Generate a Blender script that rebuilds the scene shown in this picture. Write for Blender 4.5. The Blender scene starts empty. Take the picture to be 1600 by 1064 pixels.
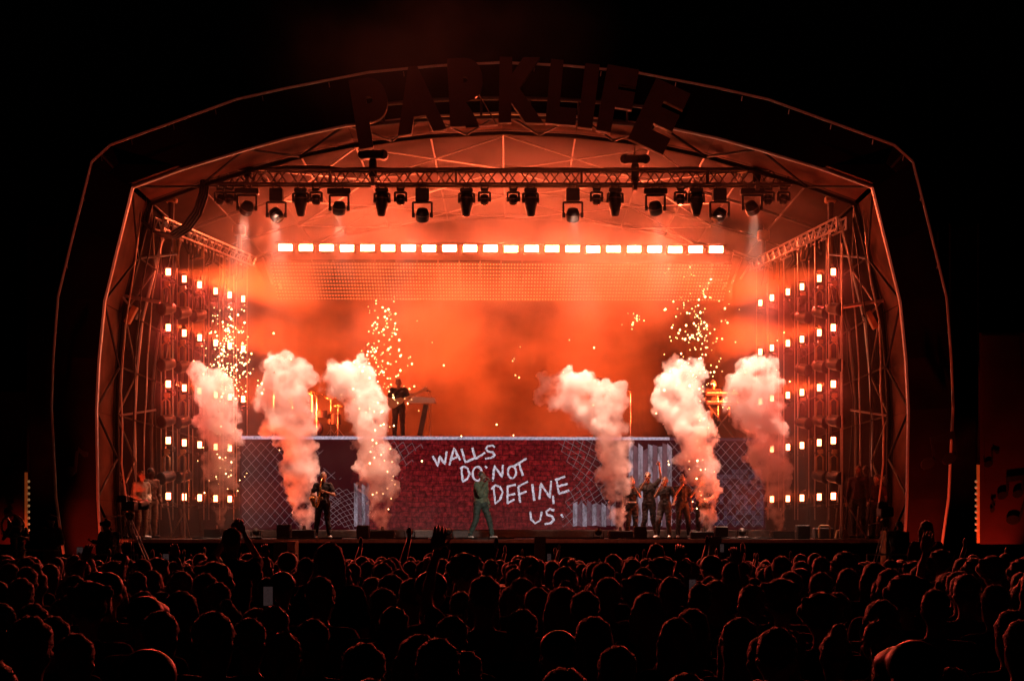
import bpy, bmesh, math, random
from mathutils import Vector, Matrix, noise
R = math.radians
S = bpy.context.scene
COL = S.collection
# ---------------------------------------------------------------- camera, world, exposure
CAMZ, F, HOR = 2.15, 2560.0, 822.0        # camera height, focal length and horizon row (1600 px wide frame)
cam_d = bpy.data.cameras.new('camera')
cam = bpy.data.objects.new('camera', cam_d); COL.objects.link(cam)
cam.location = (0, 0, CAMZ); cam.rotation_euler = (R(90), 0, 0)
cam_d.sensor_width = 36; cam_d.lens = F / 1600 * 36
cam_d.shift_y = (HOR - 532) / 1600
cam_d.clip_start = .2; cam_d.clip_end = 600
S.camera = cam
W = bpy.data.worlds.new('World'); S.world = W; W.use_nodes = True
wn = W.node_tree.nodes; wl = W.node_tree.links
sky = wn.new('ShaderNodeTexSky'); sky.sky_type = 'NISHITA'; sky.sun_disc = False
sky.sun_elevation = R(-4); sky.sun_rotation = R(200)
wn['Background'].inputs['Strength'].default_value = .006
wl.new(sky.outputs[0], wn['Background'].inputs['Color'])
S.view_settings.view_transform = 'Standard'; S.view_settings.look = 'None'
S.view_settings.exposure = 0; S.view_settings.gamma = 1
S.view_settings.use_curve_mapping = False
cy = S.cycles
cy.use_denoising = True; cy.denoiser = 'OPENIMAGEDENOISE'
cy.max_bounces = 6; cy.diffuse_bounces = 2; cy.glossy_bounces = 2; cy.volume_bounces = 3
cy.transparent_max_bounces = 6; cy.transmission_bounces = 3
cy.sample_clamp_indirect = 4; cy.sample_clamp_direct = 0
cy.caustics_reflective = False; cy.caustics_refractive = False
cy.use_adaptive_sampling = True; cy.adaptive_threshold = .02
cy.volume_step_rate = 1.0; cy.volume_max_steps = 128
cy.use_light_tree = True

def P(px, py, Y):                          # photograph pixel at distance Y -> place in the world
    return Vector(((px - 800) / F * Y, Y, CAMZ + (HOR - py) / F * Y))

def lamp(kind, name, loc, aim, energy, color, size=.1, angle=40, blend=.4, parent=None):
    d = bpy.data.lights.new(name, kind); d.energy = energy; d.color = color
    if kind == 'SPOT':
        d.spot_size = R(angle); d.spot_blend = blend; d.shadow_soft_size = size
    elif kind == 'AREA':
        d.size = size; d.spread = R(angle)
    else:
        d.shadow_soft_size = size
    o = bpy.data.objects.new(name, d); COL.objects.link(o)
    o.location = loc
    o.rotation_euler = (Vector(aim) - Vector(loc)).to_track_quat('-Z', 'Y').to_euler()
    if parent: o.parent = parent; o.location = Vector(loc) - wloc(parent)
    return o
N_NEAR = 300
HAZE, PLUME = .13, 5.5            # densities of the stage haze and of the smoke jets
WARM = (1, .46, .32)
def wloc(o):
    v = Vector((0, 0, 0))
    while o: v = v + o.location; o = o.parent
    return v
# house rig behind the audience: a narrow white follow spot for the singer, a dim red flood on the sign arch
lamp('SPOT', 'follow_spot', (13, -2, 13), P(752, 785, 42), 44000, (1, .93, .8), .15, 2.5, .5)
lamp('SPOT', 'sign_flood', (1, 2, 16), (-.5, 41, 12.5), 3600, (1, .15, .08), .3, 42, .8)

# ---------------------------------------------------------------- helpers
def tag(o, label=None, cat=None, group=None, kind=None):
    if label: o['label'] = label
    if cat: o['category'] = cat
    if group: o['group'] = group
    if kind: o['kind'] = kind
    return o
def thing(name, label, cat, loc=(0, 0, 0), group=None):
    o = bpy.data.objects.new(name, None); COL.objects.link(o); o.location = loc
    o.empty_display_size = .2
    return tag(o, label, cat, group)
def copy_tree(o, parent=None):
    c = o.copy(); COL.objects.link(c)
    if parent: c.parent = parent
    for ch in list(o.children): copy_tree(ch, c)
    return c

class MB:
    def __init__(s): s.v = []; s.f = []
    def add(s, vs, fs):
        n = len(s.v); s.v += [tuple(v) for v in vs]; s.f += [tuple(i + n for i in f) for f in fs]
        return s
    def box(s, c, d, rot=None, bev=0):
        x, y, z = d[0] / 2, d[1] / 2, d[2] / 2
        vs = [Vector((a * x, b * y, e * z)) for a in (-1, 1) for b in (-1, 1) for e in (-1, 1)]
        if rot is not None: vs = [rot @ v for v in vs]
        return s.add([v + Vector(c) for v in vs], [(0, 1, 3, 2), (4, 6, 7, 5), (0, 4, 5, 1), (2, 3, 7, 6), (0, 2, 6, 4), (1, 5, 7, 3)])
    def cyl(s, p, q, r, r2=None, n=8, cap=True):
        p, q = Vector(p), Vector(q); r2 = r if r2 is None else r2
        d = (q - p); d = d.normalized() if d.length > 1e-6 else Vector((0, 0, 1))
        a = d.orthogonal().normalized(); b = d.cross(a)
        vs = []
        for c, rr in ((p, r), (q, r2)):
            for i in range(n):
                t = 2 * math.pi * i / n
                vs.append(c + (a * math.cos(t) + b * math.sin(t)) * rr)
        fs = [(i, (i + 1) % n, n + (i + 1) % n, n + i) for i in range(n)]
        if cap: fs += [tuple(range(n - 1, -1, -1)), tuple(range(n, 2 * n))]
        return s.add(vs, fs)
    def tube(s, pts, r, n=6, closed=False):
        pts = [Vector(p) for p in pts]; m = len(pts); vs = []; ref = None
        for i, p in enumerate(pts):
            d = (pts[min(i + 1, m - 1)] - pts[max(i - 1, 0)]).normalized()
            if ref is None: ref = d.orthogonal().normalized()
            ref = (ref - d * ref.dot(d)).normalized(); b = d.cross(ref)
            rr = r[i] if isinstance(r, (list, tuple)) else r
            for k in range(n):
                t = 2 * math.pi * k / n
                vs.append(p + (ref * math.cos(t) + b * math.sin(t)) * rr)
        fs = [(i * n + k, i * n + (k + 1) % n, (i + 1) * n + (k + 1) % n, (i + 1) * n + k) for i in range(m - 1) for k in range(n)]
        fs += [tuple(range(n - 1, -1, -1)), tuple(range((m - 1) * n, m * n))]
        return s.add(vs, fs)
    def sph(s, c, r, nu=10, nv=6, rot=None):
        if not isinstance(r, (tuple, list, Vector)): r = (r, r, r)
        vs = [Vector((0, 0, r[2]))]
        for j in range(1, nv):
            for i in range(nu):
                a, b = math.pi * j / nv, 2 * math.pi * i / nu
                vs.append(Vector((r[0] * math.sin(a) * math.cos(b), r[1] * math.sin(a) * math.sin(b), r[2] * math.cos(a))))
        vs.append(Vector((0, 0, -r[2])))
        if rot is not None: vs = [rot @ v for v in vs]
        fs = [(0, 1 + i, 1 + (i + 1) % nu) for i in range(nu)]
        for j in range(nv - 2):
            fs += [(1 + j * nu + i, 1 + (j + 1) * nu + i, 1 + (j + 1) * nu + (i + 1) % nu, 1 + j * nu + (i + 1) % nu) for i in range(nu)]
        L = len(vs) - 1; o = 1 + (nv - 2) * nu
        fs += [(o + (i + 1) % nu, o + i, L) for i in range(nu)]
        return s.add([v + Vector(c) for v in vs], fs)
    def cap(s, p, q, r1, r2=None, n=10):
        r2 = r1 if r2 is None else r2
        s.sph(p, r1, n, 6); s.sph(q, r2, n, 6); return s.cyl(p, q, r1, r2, n)
    def lathe(s, axis_p, axis_d, prof, n=16):
        p = Vector(axis_p); d = Vector(axis_d).normalized(); a = d.orthogonal().normalized(); b = d.cross(a); vs = []
        for (t, r) in prof:
            for i in range(n):
                w = 2 * math.pi * i / n; vs.append(p + d * t + (a * math.cos(w) + b * math.sin(w)) * r)
        m = len(prof)
        fs = [(j * n + i, j * n + (i + 1) % n, (j + 1) * n + (i + 1) % n, (j + 1) * n + i) for j in range(m - 1) for i in range(n)]
        fs += [tuple(range(n - 1, -1, -1)), tuple(range((m - 1) * n, m * n))]
        return s.add(vs, fs)
    def poly(s, pts, thick, nrm):             # flat polygon given thickness along nrm
        pts = [Vector(p) for p in pts]; n = len(pts); t = Vector(nrm) * thick
        return s.add(pts + [p + t for p in pts], [tuple(range(n)), tuple(range(2 * n - 1, n - 1, -1))] + [((i + 1) % n, i, n + i, n + (i + 1) % n) for i in range(n)])
    def mesh(s, name, off=(0, 0, 0)):
        me = bpy.data.meshes.new(name); o = Vector(off)
        me.from_pydata([Vector(v) - o for v in s.v], [], s.f); me.update(); return me
    def build(s, name, mat, parent=None, smooth=False, loc=None, bevel=0):
        off = wloc(parent) if parent else (Vector(loc) if loc is not None else Vector((0, 0, 0)))
        me = s.mesh(name, off)
        if bevel or smooth:
            bm = bmesh.new(); bm.from_mesh(me)
            bmesh.ops.recalc_face_normals(bm, faces=bm.faces)
            if bevel > 1e-5:
                ed = [e for e in bm.edges if len(e.link_faces) == 2 and e.calc_face_angle(0) > .6]
                bmesh.ops.bevel(bm, geom=ed, offset=bevel, segments=1, affect='EDGES', clamp_overlap=True)
            bm.to_mesh(me); bm.free()
        if smooth:
            me.polygons.foreach_set('use_smooth', [True] * len(me.polygons))
        me.materials.append(mat)
        o = bpy.data.objects.new(name, me); COL.objects.link(o)
        if parent: o.parent = parent
        elif loc is not None: o.location = loc
        return o

_rods = {}
def rod(name, p, q, r, mat, parent, n=6):      # one bar; alike bars share one mesh
    k = (mat.name, n)
    if k not in _rods:
        me = MB().cyl((0, 0, 0), (0, 0, 1), 1, n=n).mesh(name); me.materials.append(mat); _rods[k] = me
    o = bpy.data.objects.new(name, _rods[k]); COL.objects.link(o)
    p, q = Vector(p), Vector(q); d = q - p
    o.rotation_mode = 'QUATERNION'; o.rotation_quaternion = d.to_track_quat('Z', 'Y')
    o.scale = (r, r, d.length); o.location = p
    if parent: o.parent = parent; o.location = p - wloc(parent)
    return o

# ---------------------------------------------------------------- materials
def mat(name, col, rough=.6, metal=0., var=.25, scale=8., bump=0., emit=None, estr=0., spec=.5, sheen=0.):
    m = bpy.data.materials.new(name); m.use_nodes = True; t = m.node_tree; N = t.nodes; L = t.links
    b = N['Principled BSDF']; b.inputs['Roughness'].default_value = rough; b.inputs['Metallic'].default_value = metal
    b.inputs['Specular IOR Level'].default_value = spec
    if sheen: b.inputs['Sheen Weight'].default_value = sheen; b.inputs['Sheen Roughness'].default_value = .35
    tc = N.new('ShaderNodeTexCoord'); nz = N.new('ShaderNodeTexNoise'); nz.inputs['Scale'].default_value = scale; nz.inputs['Detail'].default_value = 5
    L.new(tc.outputs['Object'], nz.inputs['Vector'])
    rp = N.new('ShaderNodeValToRGB'); c = Vector(col)
    rp.color_ramp.elements[0].position = .3; rp.color_ramp.elements[1].position = .7
    rp.color_ramp.elements[0].color = (*(c * (1 - var)), 1); rp.color_ramp.elements[1].color = (*[min(1, x * (1 + var)) for x in c], 1)
    L.new(nz.outputs['Fac'], rp.inputs['Fac']); L.new(rp.outputs['Color'], b.inputs['Base Color'])
    if bump:
        bp = N.new('ShaderNodeBump'); bp.inputs['Strength'].default_value = bump; bp.inputs['Distance'].default_value = .02
        L.new(nz.outputs['Fac'], bp.inputs['Height']); L.new(bp.outputs['Normal'], b.inputs['Normal'])
    if emit:
        b.inputs['Emission Color'].default_value = (*emit, 1); b.inputs['Emission Strength'].default_value = estr
    return m
M = {}
M['ground'] = mat('trampled_grass', (.035, .04, .02), .95, var=.5, scale=3, bump=.6)
M['fascia'] = mat('dark_canopy_fabric', (.008, .003, .004), .7, var=.3, scale=1.2, bump=.15, spec=.06)
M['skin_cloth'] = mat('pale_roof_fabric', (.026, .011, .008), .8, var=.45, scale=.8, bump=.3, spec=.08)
M['bay_cloth'] = mat('brightened_bay_fabric', (.13, .06, .04), .8, var=.5, scale=.9, bump=.3, spec=.05)  # roof fabric in a lighter colour, light on the front bay painted in
M['black_steel'] = mat('black_steel', (.012, .01, .01), .5, .3, var=.4, scale=10, spec=.2)
M['alu'] = mat('aluminium', (.55, .52, .5), .38, .9, var=.2, scale=20)
M['dark_alu'] = mat('dull_steel', (.16, .14, .13), .45, .8, var=.3, scale=15)
M['edge'] = mat('edge_tube', (.75, .7, .66), .5, .3, var=.25, scale=4)
M['black'] = mat('black_plastic', (.018, .017, .017), .45, var=.4, scale=14, bump=.05)
M['black_wood'] = mat('black_painted_wood', (.025, .022, .02), .6, var=.5, scale=10, bump=.1)
M['deck'] = mat('stage_deck', (.03, .026, .024), .5, var=.5, scale=4, bump=.08, spec=.2)
M['drape'] = mat('black_drape', (.006, .0035, .0035), .9, var=.3, scale=2, bump=.2, spec=.04)
M['letter'] = mat('sign_letter', (.06, .016, .016), .6, var=.25, scale=3)
M['letter_side'] = mat('sign_frame', (.12, .1, .09), .5, .5)
M['wood'] = mat('orange_plywood', (.42, .25, .12), .6, var=.3, scale=6, bump=.05)
M['rope'] = mat('rod_metal', (.6, .5, .42), .35, .7, var=.2, scale=10)
M['bulb'] = mat('warm_bulb', (1, .6, .3), .4, emit=(1, .5, .2), estr=.18)
M['lens'] = mat('lit_lens', (1, .8, .7), .3, emit=(1, .16, .06), estr=32)
M['lens_strip'] = mat('lit_strip_lens', (1, .8, .7), .3, emit=(1, .118, .045), estr=340)
M['glass'] = mat('dark_lens_glass', (.05, .05, .06), .08, .2, var=.1)
M['panelred'] = mat('red_printed_banner', (.14, .012, .016), .75, var=.25, scale=1.5, bump=.1)
M['panelrose'] = mat('deep_red_printed_banner', (.055, .006, .012), .75, var=.25, scale=1.5, bump=.1)
M['note'] = mat('black_board', (.006, .006, .009), .7)
M['gold'] = mat('brass', (.85, .55, .2), .25, 1., var=.1)
M['hoist'] = mat('hoist_case', (.06, .045, .04), .5, .2, var=.3)
M['white'] = mat('white_plastic', (.75, .72, .68), .5, var=.08)
# ---------------------------------------------------------------- ground and stage shell
def gz(y):                                   # the field falls gently towards the stage
    t = min(max((y - 16) / 20, 0), 1); return -.42 * t * t * (3 - 2 * t)
mb = MB(); xs = [-160, -60, -30, -18, -12, -8, -4, 0, 4, 8, 12, 18, 30, 60, 160]
ys = [-60, -20] + list(range(-8, 44, 2)) + [50, 60, 90, 160, 300]
mb.add([(x, y, gz(y) + .03 * noise.noise((x * .4, y * .4, 0))) for y in ys for x in xs],
       [(j * len(xs) + i, j * len(xs) + i + 1, (j + 1) * len(xs) + i + 1, (j + 1) * len(xs) + i) for j in range(len(ys) - 1) for i in range(len(xs) - 1)])
o = mb.build('ground', M['ground'], smooth=True); tag(o, kind='structure')

STZ = CAMZ - 20 / F * 41.5                   # stage deck height
CX = -.24
def prof(lst, Y):                            # half profile (px offset from axis, px row) -> left-to-right outline at depth Y
    pts = [(-a, b) for a, b in lst] + [(a, b) for a, b in reversed(lst) if a > 0]
    return [(CX + a / F * 41, CAMZ + (HOR - b) / F * 41) for a, b in pts]
INNER = [(630, 866), (635, 780), (637, 640), (633, 560), (624, 470), (602, 380), (580, 291), (501, 262), (403, 232), (335, 213), (245, 194), (120, 180), (0, 174)]
OUTER = [(676, 866), (688, 780), (695, 640), (692, 560), (685, 470), (658, 360), (633, 262), (604, 236), (410, 166), (330, 148), (205, 124), (100, 114), (0, 109)]
pin = prof(INNER, 41); pout = prof(OUTER, 41)
FY, BY = 41.0, 55.2

roof = thing('stage_roof', 'wide dark arched canopy roof over the stage with pale lit edge tubes', 'stage roof', (CX, 41, gz(41)))
# front fascia, one cloth panel per segment of the arch
OY = 40.5
for i in range(len(pin) - 1):
    if i in (6, 17): continue                # the corners are open gussets
    a, b, c, d = pout[i], pout[i + 1], pin[i + 1], pin[i]
    q = []
    for (u, v) in ((0, 0), (1, 0), (1, 1), (0, 1)): pass
    m = MB(); nu, nv = 6, 4; vs = []
    for jv in range(nv + 1):
        for iu in range(nu + 1):
            u, v = iu / nu, jv / nv
            x = (a[0] * (1 - u) + b[0] * u) * (1 - v) + (d[0] * (1 - u) + c[0] * u) * v
            z = (a[1] * (1 - u) + b[1] * u) * (1 - v) + (d[1] * (1 - u) + c[1] * u) * v
            y = OY * (1 - v) + FY * v + .05 * math.sin(math.pi * u) * math.sin(math.pi * v) + .02 * noise.noise((x * 1.5, z * 1.5, 3))
            vs.append((x, y, z))
    nn = len(vs)
    vs += [(x, y + .03, z) for x, y, z in vs]
    fs = []
    for jv in range(nv):
        for iu in range(nu):
            k = jv * (nu + 1) + iu
            fs.append((k, k + 1, k + nu + 2, k + nu + 1)); fs.append((k + nn, k + nn + nu + 1, k + nn + nu + 2, k + nn + 1))
    m.add(vs, fs); m.build('fascia_panel', M['fascia'], roof, smooth=True)
# corner gussets: small triangle of pale cloth with a strut, where the fascia is open
for i in (6, 17):
    a, b, c, d = pout[i], pout[i + 1], pin[i + 1], pin[i]
    mid = lambda p, q, t: (p[0] * (1 - t) + q[0] * t, p[1] * (1 - t) + q[1] * t)
    if i == 6: o1, o2, n1, n2 = a, b, d, c
    else: o1, o2, n1, n2 = b, a, c, d
    cut = [mid(o1, n1, .46), mid(o2, n1, .46)]
    MB().poly([(p[0], OY + .06, p[1]) for p in (o1, o2, cut[1], cut[0])], .02, (0, 1, 0)).build('corner_gusset', M['skin_cloth'], roof)
    MB().poly([(p[0], OY + .2, p[1]) for p in (cut[0], cut[1], n2, n1)], .03, (0, 1, 0)).build('fascia_panel', M['fascia'], roof)
    m_ = mid(o1, o2, .5); rod('strut', (m_[0], OY, m_[1]), (cut[0][0] * .5 + cut[1][0] * .5, OY + .05, cut[0][1] * .5 + cut[1][1] * .5), .035, M['dark_alu'], roof)
for i in range(len(pout) - 1):               # pale tubes round the outer edge
    p, q = pout[i], pout[i + 1]
    rod('edge_tube', (p[0], OY - .05, p[1] + .02), (q[0], OY - .05, q[1] + .02), .034, M['edge'], roof)
    n_ = max(1, int(math.dist(p, q) / 1.1))
    mm = MB()
    for k in range(n_):
        t = (k + .5) / n_; x, z = p[0] + (q[0] - p[0]) * t, p[1] + (q[1] - p[1]) * t
        s_ = 1 if x < CX else -1
        mm.cyl((x, OY - .04, z - .04), (x + s_ * .02, OY - .04, z - .16), .012, n=5)
    if n_: mm.build('lacing', M['alu'], roof)
# arch frames behind the fascia with zigzag webs, then the cloth skin outside them
FR = [41.1, 43.3, 47.4, 51.3, 55.0]
for k, y in enumerate(FR):
    for i in range(len(pin) - 1):
        p, q = pin[i], pin[i + 1]
        rod('frame_tube', (p[0], y, p[1]), (q[0], y, q[1]), .06 if k < 2 else .05, M['black_steel'] if k in (1, 4) else M['dark_alu'] if k else M['alu'], roof)
web = [0]
def along(pts, step):
    out = []
    for i in range(len(pts) - 1):
        p, q = pts[i], pts[i + 1]; n = max(1, round(math.dist(p, q) / step))
        for k in range(n): out.append((p[0] + (q[0] - p[0]) * k / n, p[1] + (q[1] - p[1]) * k / n))
    out.append(pts[-1]); return out
zz = along(pin, 1.15)
for i in range(len(zz) - 1):
    a, b = zz[i], zz[i + 1]
    if i % 2: rod('frame_brace', (a[0], FR[0], a[1]), (b[0], FR[1], b[1]), .034, M['black_steel'], roof)
    else: rod('frame_brace', (a[0], FR[1], a[1]), (b[0], FR[0], b[1]), .034, M['black_steel'], roof)
for s_ in (-1, 1):                           # lattice of the side legs: a third chord and its zigzag
    leg = [(CX + s_ * abs(x - CX), z) for x, z in pin[:7]]; zl = along(leg, 1.0)
    for i in range(len(leg) - 1): rod('leg_chord', (leg[i][0], 45.3, leg[i][1]), (leg[i + 1][0], 45.3, leg[i + 1][1]), .045, M['alu'], roof)
    for i in range(len(zl) - 1):
        a, b = zl[i], zl[i + 1]; y0, y1 = (43.3, 45.3) if i % 2 else (45.3, 43.3)
        rod('leg_brace', (a[0], y0, a[1]), (b[0], y1, b[1]), .03, M['dark_alu'], roof)
        if i % 3 == 0: rod('leg_brace', (a[0], 43.3, a[1]), (a[0] - s_ * .9, 43.9, a[1] + .2), .03, M['alu'], roof)
    rc = random.Random(8 + s_)
    for q in range(5):                       # cables dropping down the leg
        y0 = 42 + q * .8; x0 = CX + s_ * (9.25 - .1 * q); pts = [(x0 + s_ * .9 * math.sin(t / 9 * 2.4) * .55 + rc.uniform(-.05, .05), y0 + rc.uniform(-.05, .05), 10.2 - t * .92) for t in range(10)]
        MB().tube(pts, .022, 5).build('cable', M['black'] if q % 2 else M['rope'], roof, smooth=True)
for i in range(len(pin)):
    for k in range(1, 4):
        rod('purlin', (pin[i][0] * .995, FR[k], pin[i][1]), (pin[i][0] * .995, FR[k + 1], pin[i][1]), .026, M['dark_alu'] if 8 < i < len(pin) - 9 else M['black_steel'], roof)
for i in range(8, len(pin) - 9, 2):          # long crossed wind braces in the ceiling bays
    for k in range(1, 4):
        a, b = pin[i], pin[i + 2]
        rod('wind_brace', (a[0], FR[k], a[1] - .05), (b[0], FR[k + 1], b[1] - .05), .02, M['alu'], roof)
        rod('wind_brace', (b[0], FR[k], b[1] - .09), (a[0], FR[k + 1], a[1] - .09), .02, M['alu'], roof)
for i in range(len(pin) - 1):                # cloth skin, one panel per bay
    p, q = pin[i], pin[i + 1]
    dx, dz = q[0] - p[0], q[1] - p[1]; L_ = math.hypot(dx, dz); nx, nz = -dz / L_ * .12, dx / L_ * .12
    for k in range(4):
        y0, y1 = FR[k], FR[k + 1]; m = MB(); n1, n2 = 4, 5; vs = []
        for b in range(n2 + 1):
            for a in range(n1 + 1):
                u, v = a / n1, b / n2; bul = .1 * math.sin(math.pi * v)
                vs.append((p[0] + dx * u + nx * (1 + bul), y0 + (y1 - y0) * v, p[1] + dz * u + nz * (1 + bul)))
        nn = len(vs)
        vs += [(x + nx * .2, y, z + nz * .2) for x, y, z in vs]
        fs = []
        for b in range(n2):
            for a in range(n1):
                j = b * (n1 + 1) + a; fs += [(j, j + 1, j + n1 + 2, j + n1 + 1), (j + nn, j + nn + n1 + 1, j + nn + n1 + 2, j + nn + 1)]
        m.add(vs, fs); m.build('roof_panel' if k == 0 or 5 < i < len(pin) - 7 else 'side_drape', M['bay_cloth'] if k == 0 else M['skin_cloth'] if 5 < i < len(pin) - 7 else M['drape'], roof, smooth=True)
# back drape closing the shell
m = MB(); n = 80; x0, x1 = -11.5, 11
vs = []
for i in range(n + 1):
    x = x0 + (x1 - x0) * i / n; y = BY + .12 * math.sin(i * 1.7)
    vs += [(x, y, gz(50)), (x, y, 14.2)]
m.add(vs, [(2 * i, 2 * i + 2, 2 * i + 3, 2 * i + 1) for i in range(n)])
o = m.build('back_drape', M['drape'], smooth=True, loc=(CX, BY, gz(50))); tag(o, 'dark drape closing the back of the stage behind the smoke', 'drape')

# ---------------------------------------------------------------- stage platform
st = thing('stage_platform', 'black stage platform with a worn lit front edge above the crowd', 'stage', (CX, 41.5, gz(41)))
SX0, SX1 = P(150, 0, 41.5).x, P(1400, 0, 41.5).x
nb = 18
for i in range(nb):                          # deck boards side by side
    a = SX0 + (SX1 - SX0) * i / nb; b = SX0 + (SX1 - SX0) * (i + 1) / nb
    MB().box(((a + b) / 2, 48.3, STZ - .06), (b - a - .012, 13.6, .12)).build('deck_board', M['deck'], st, bevel=.008)
MB().box(((SX0 + SX1) / 2, 41.48, STZ - .05), (SX1 - SX0, .035, .085)).build('edge_strip', M['rope'], st)
m = MB(); n = 160; vs = []
for i in range(n + 1):
    x = SX0 + (SX1 - SX0) * i / n; y = 41.6 + .05 * math.sin(i * 1.3)
    vs += [(x, y, gz(41) - .1), (x, y, STZ - .125)]
m.add(vs, [(2 * i, 2 * i + 2, 2 * i + 3, 2 * i + 1) for i in range(n)]); m.build('skirt', M['drape'], st, smooth=True)

# ---------------------------------------------------------------- sign letters along the arch
sign = thing('roof_sign', 'dark red block letters standing in an arc on the top of the stage roof', 'sign', (CX, 40.2, 13))
LT = [('P', 562, 235, 55, 108, 9), ('A', 622, 214, 77, 104, 8), ('R', 704, 200, 74, 106, 3), ('K', 779, 193, 70, 102, -1),
      ('L', 852, 194, 47, 100, -5), ('I', 902, 200, 23, 100, -7), ('F', 931, 205, 50, 104, -10), ('E', 981, 218, 60, 104, -25)]
SY = 40.0
for ch, px, py, w, h, rot in LT:
    cu = bpy.data.curves.new('letter', 'FONT'); cu.body = ch; cu.extrude = .11; cu.offset = .06; cu.size = 1; cu.bevel_depth = .004
    tmp = bpy.data.objects.new('tmp', cu); COL.objects.link(tmp)
    bpy.context.view_layer.update()
    me = bpy.data.meshes.new_from_object(tmp.evaluated_get(bpy.context.evaluated_depsgraph_get()))
    bpy.data.objects.remove(tmp); bpy.data.curves.remove(cu)
    xs_ = [v.co.x for v in me.vertices]; ys_ = [v.co.y for v in me.vertices]
    x0, x1, y0, y1 = min(xs_), max(xs_), min(ys_), max(ys_)
    base = P(px, py, SY); k = SY / F; ca, sa = math.cos(R(rot)), math.sin(R(rot))
    for v in me.vertices:
        lx = (v.co.x - x0) / (x1 - x0) * w * k; lz = (v.co.y - y0) / (y1 - y0) * h * k
        v.co = Vector((base.x + lx * ca - lz * sa, SY - v.co.z, base.z + lx * sa + lz * ca)) - sign.location
    me.materials.clear(); me.materials.append(M['letter'])
    o = bpy.data.objects.new('letter', me); COL.objects.link(o); o.parent = sign
def arcz(px, Y, d):                          # height of the sign rails
    u = (px - 785) / 620; return P(px, 176 + 105 * u * u + d, Y)
for d in (8, -22):
    pts = [arcz(px, 40.32, d) for px in range(566, 1031, 24)]
    MB().tube(pts, .05, 6).build('rail', M['letter_side'], sign)
for px in range(600, 1030, 38):
    p, q = arcz(px, 40.32, 8), arcz(px, 40.32, -22); rod('bracket', p, q, .03, M['letter_side'], sign)
# ---------------------------------------------------------------- front lighting truss
TY = 43.5
def box_truss(name, label, cat, a, b, hgt, dep, step, mt, r=.035, rb=.016, group=None):
    a, b = Vector(a), Vector(b); t = thing(name, label, cat, a, group); d = (b - a); L_ = d.length; d.normalize()
    up = Vector((0, 0, 1)); sd = d.cross(up).normalized(); up = sd.cross(d)
    c = [sd * (i * dep / 2) + up * (j * hgt / 2) for i, j in ((-1, -1), (1, -1), (1, 1), (-1, 1))]
    for k in c: rod('chord', a + k, b + k, r, mt, t)
    n = round(L_ / step)
    for i in range(n):
        p, q = a + d * (L_ * i / n), a + d * (L_ * (i + 1) / n); mid = (p + q) / 2
        rod('brace', p + c[0], mid + c[3], rb, mt, t, 5); rod('brace', mid + c[3], q + c[0], rb, mt, t, 5)
        rod('brace', p + c[2], mid + c[1], rb, mt, t, 5); rod('brace', mid + c[1], q + c[2], rb, mt, t, 5)
        if i % 6 == 0: rod('end_frame', p + c[0], p + c[3], r * .9, mt, t); rod('end_frame', p + c[1], p + c[2], r * .9, mt, t)
    return t
tz = lambda px, py: P(px, py, TY)
trs = box_truss('lighting_truss', 'long dark horizontal truss hung across the stage front carrying a row of lights', 'truss', tz(320, 278), tz(1236, 279), .38, .34, .56, M['dark_alu'], .034, .018)
# cables lying along the top of the truss
for s_ in range(3):
    pts = []
    for px in range(318, 1240, 14):
        p = tz(px, 267 - 2.5 * noise.noise((px * .02, s_ * 9, 0)) - (3 if 430 < px < 520 else 0)); pts.append(p + Vector((0, -.15 + .12 * s_, .02)))
    MB().tube(pts, .03, 5).build('cable', M['black'], trs)
# chain hoists
for px, py in ((388, 243), (583, 243), (992, 250), (1182, 250)):
    side = {388: 'far left', 583: 'near the P of the sign', 992: 'below the E of the sign', 1182: 'far right'}[px]
    p = tz(px, py); t = thing('chain_hoist', {388: 'black chain hoist at the far left end of the lighting truss', 583: 'black chain hoist under the first sign letter', 992: 'black chain hoist under the last sign letter', 1182: 'black chain hoist at the far right end of the lighting truss'}[px], 'hoist', p, 'chain hoists holding the truss')
    MB().box(p, (.56, .26, .22)).build('motor_case', M['hoist'], t, bevel=.03)
    for s_ in (-1, 1): MB().cyl(p + Vector((s_ * .27, -.1, 0)), p + Vector((s_ * .27, .1, 0)), .13, n=12).build('end_cap', M['hoist'], t)
    MB().box(p + Vector((0, 0, -.36)), (.2, .18, .5)).build('chain_bag', M['black'], t, bevel=.03)
    MB().cyl(p + Vector((0, 0, .1)), p + Vector((0, 0, .95)), .018).build('chain', M['dark_alu'], t)
    m = MB(); m.box(p + Vector((0, 0, -.72)), (.1, .4, .24)); m.build('truss_clamp', M['dark_alu'], t)

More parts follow.
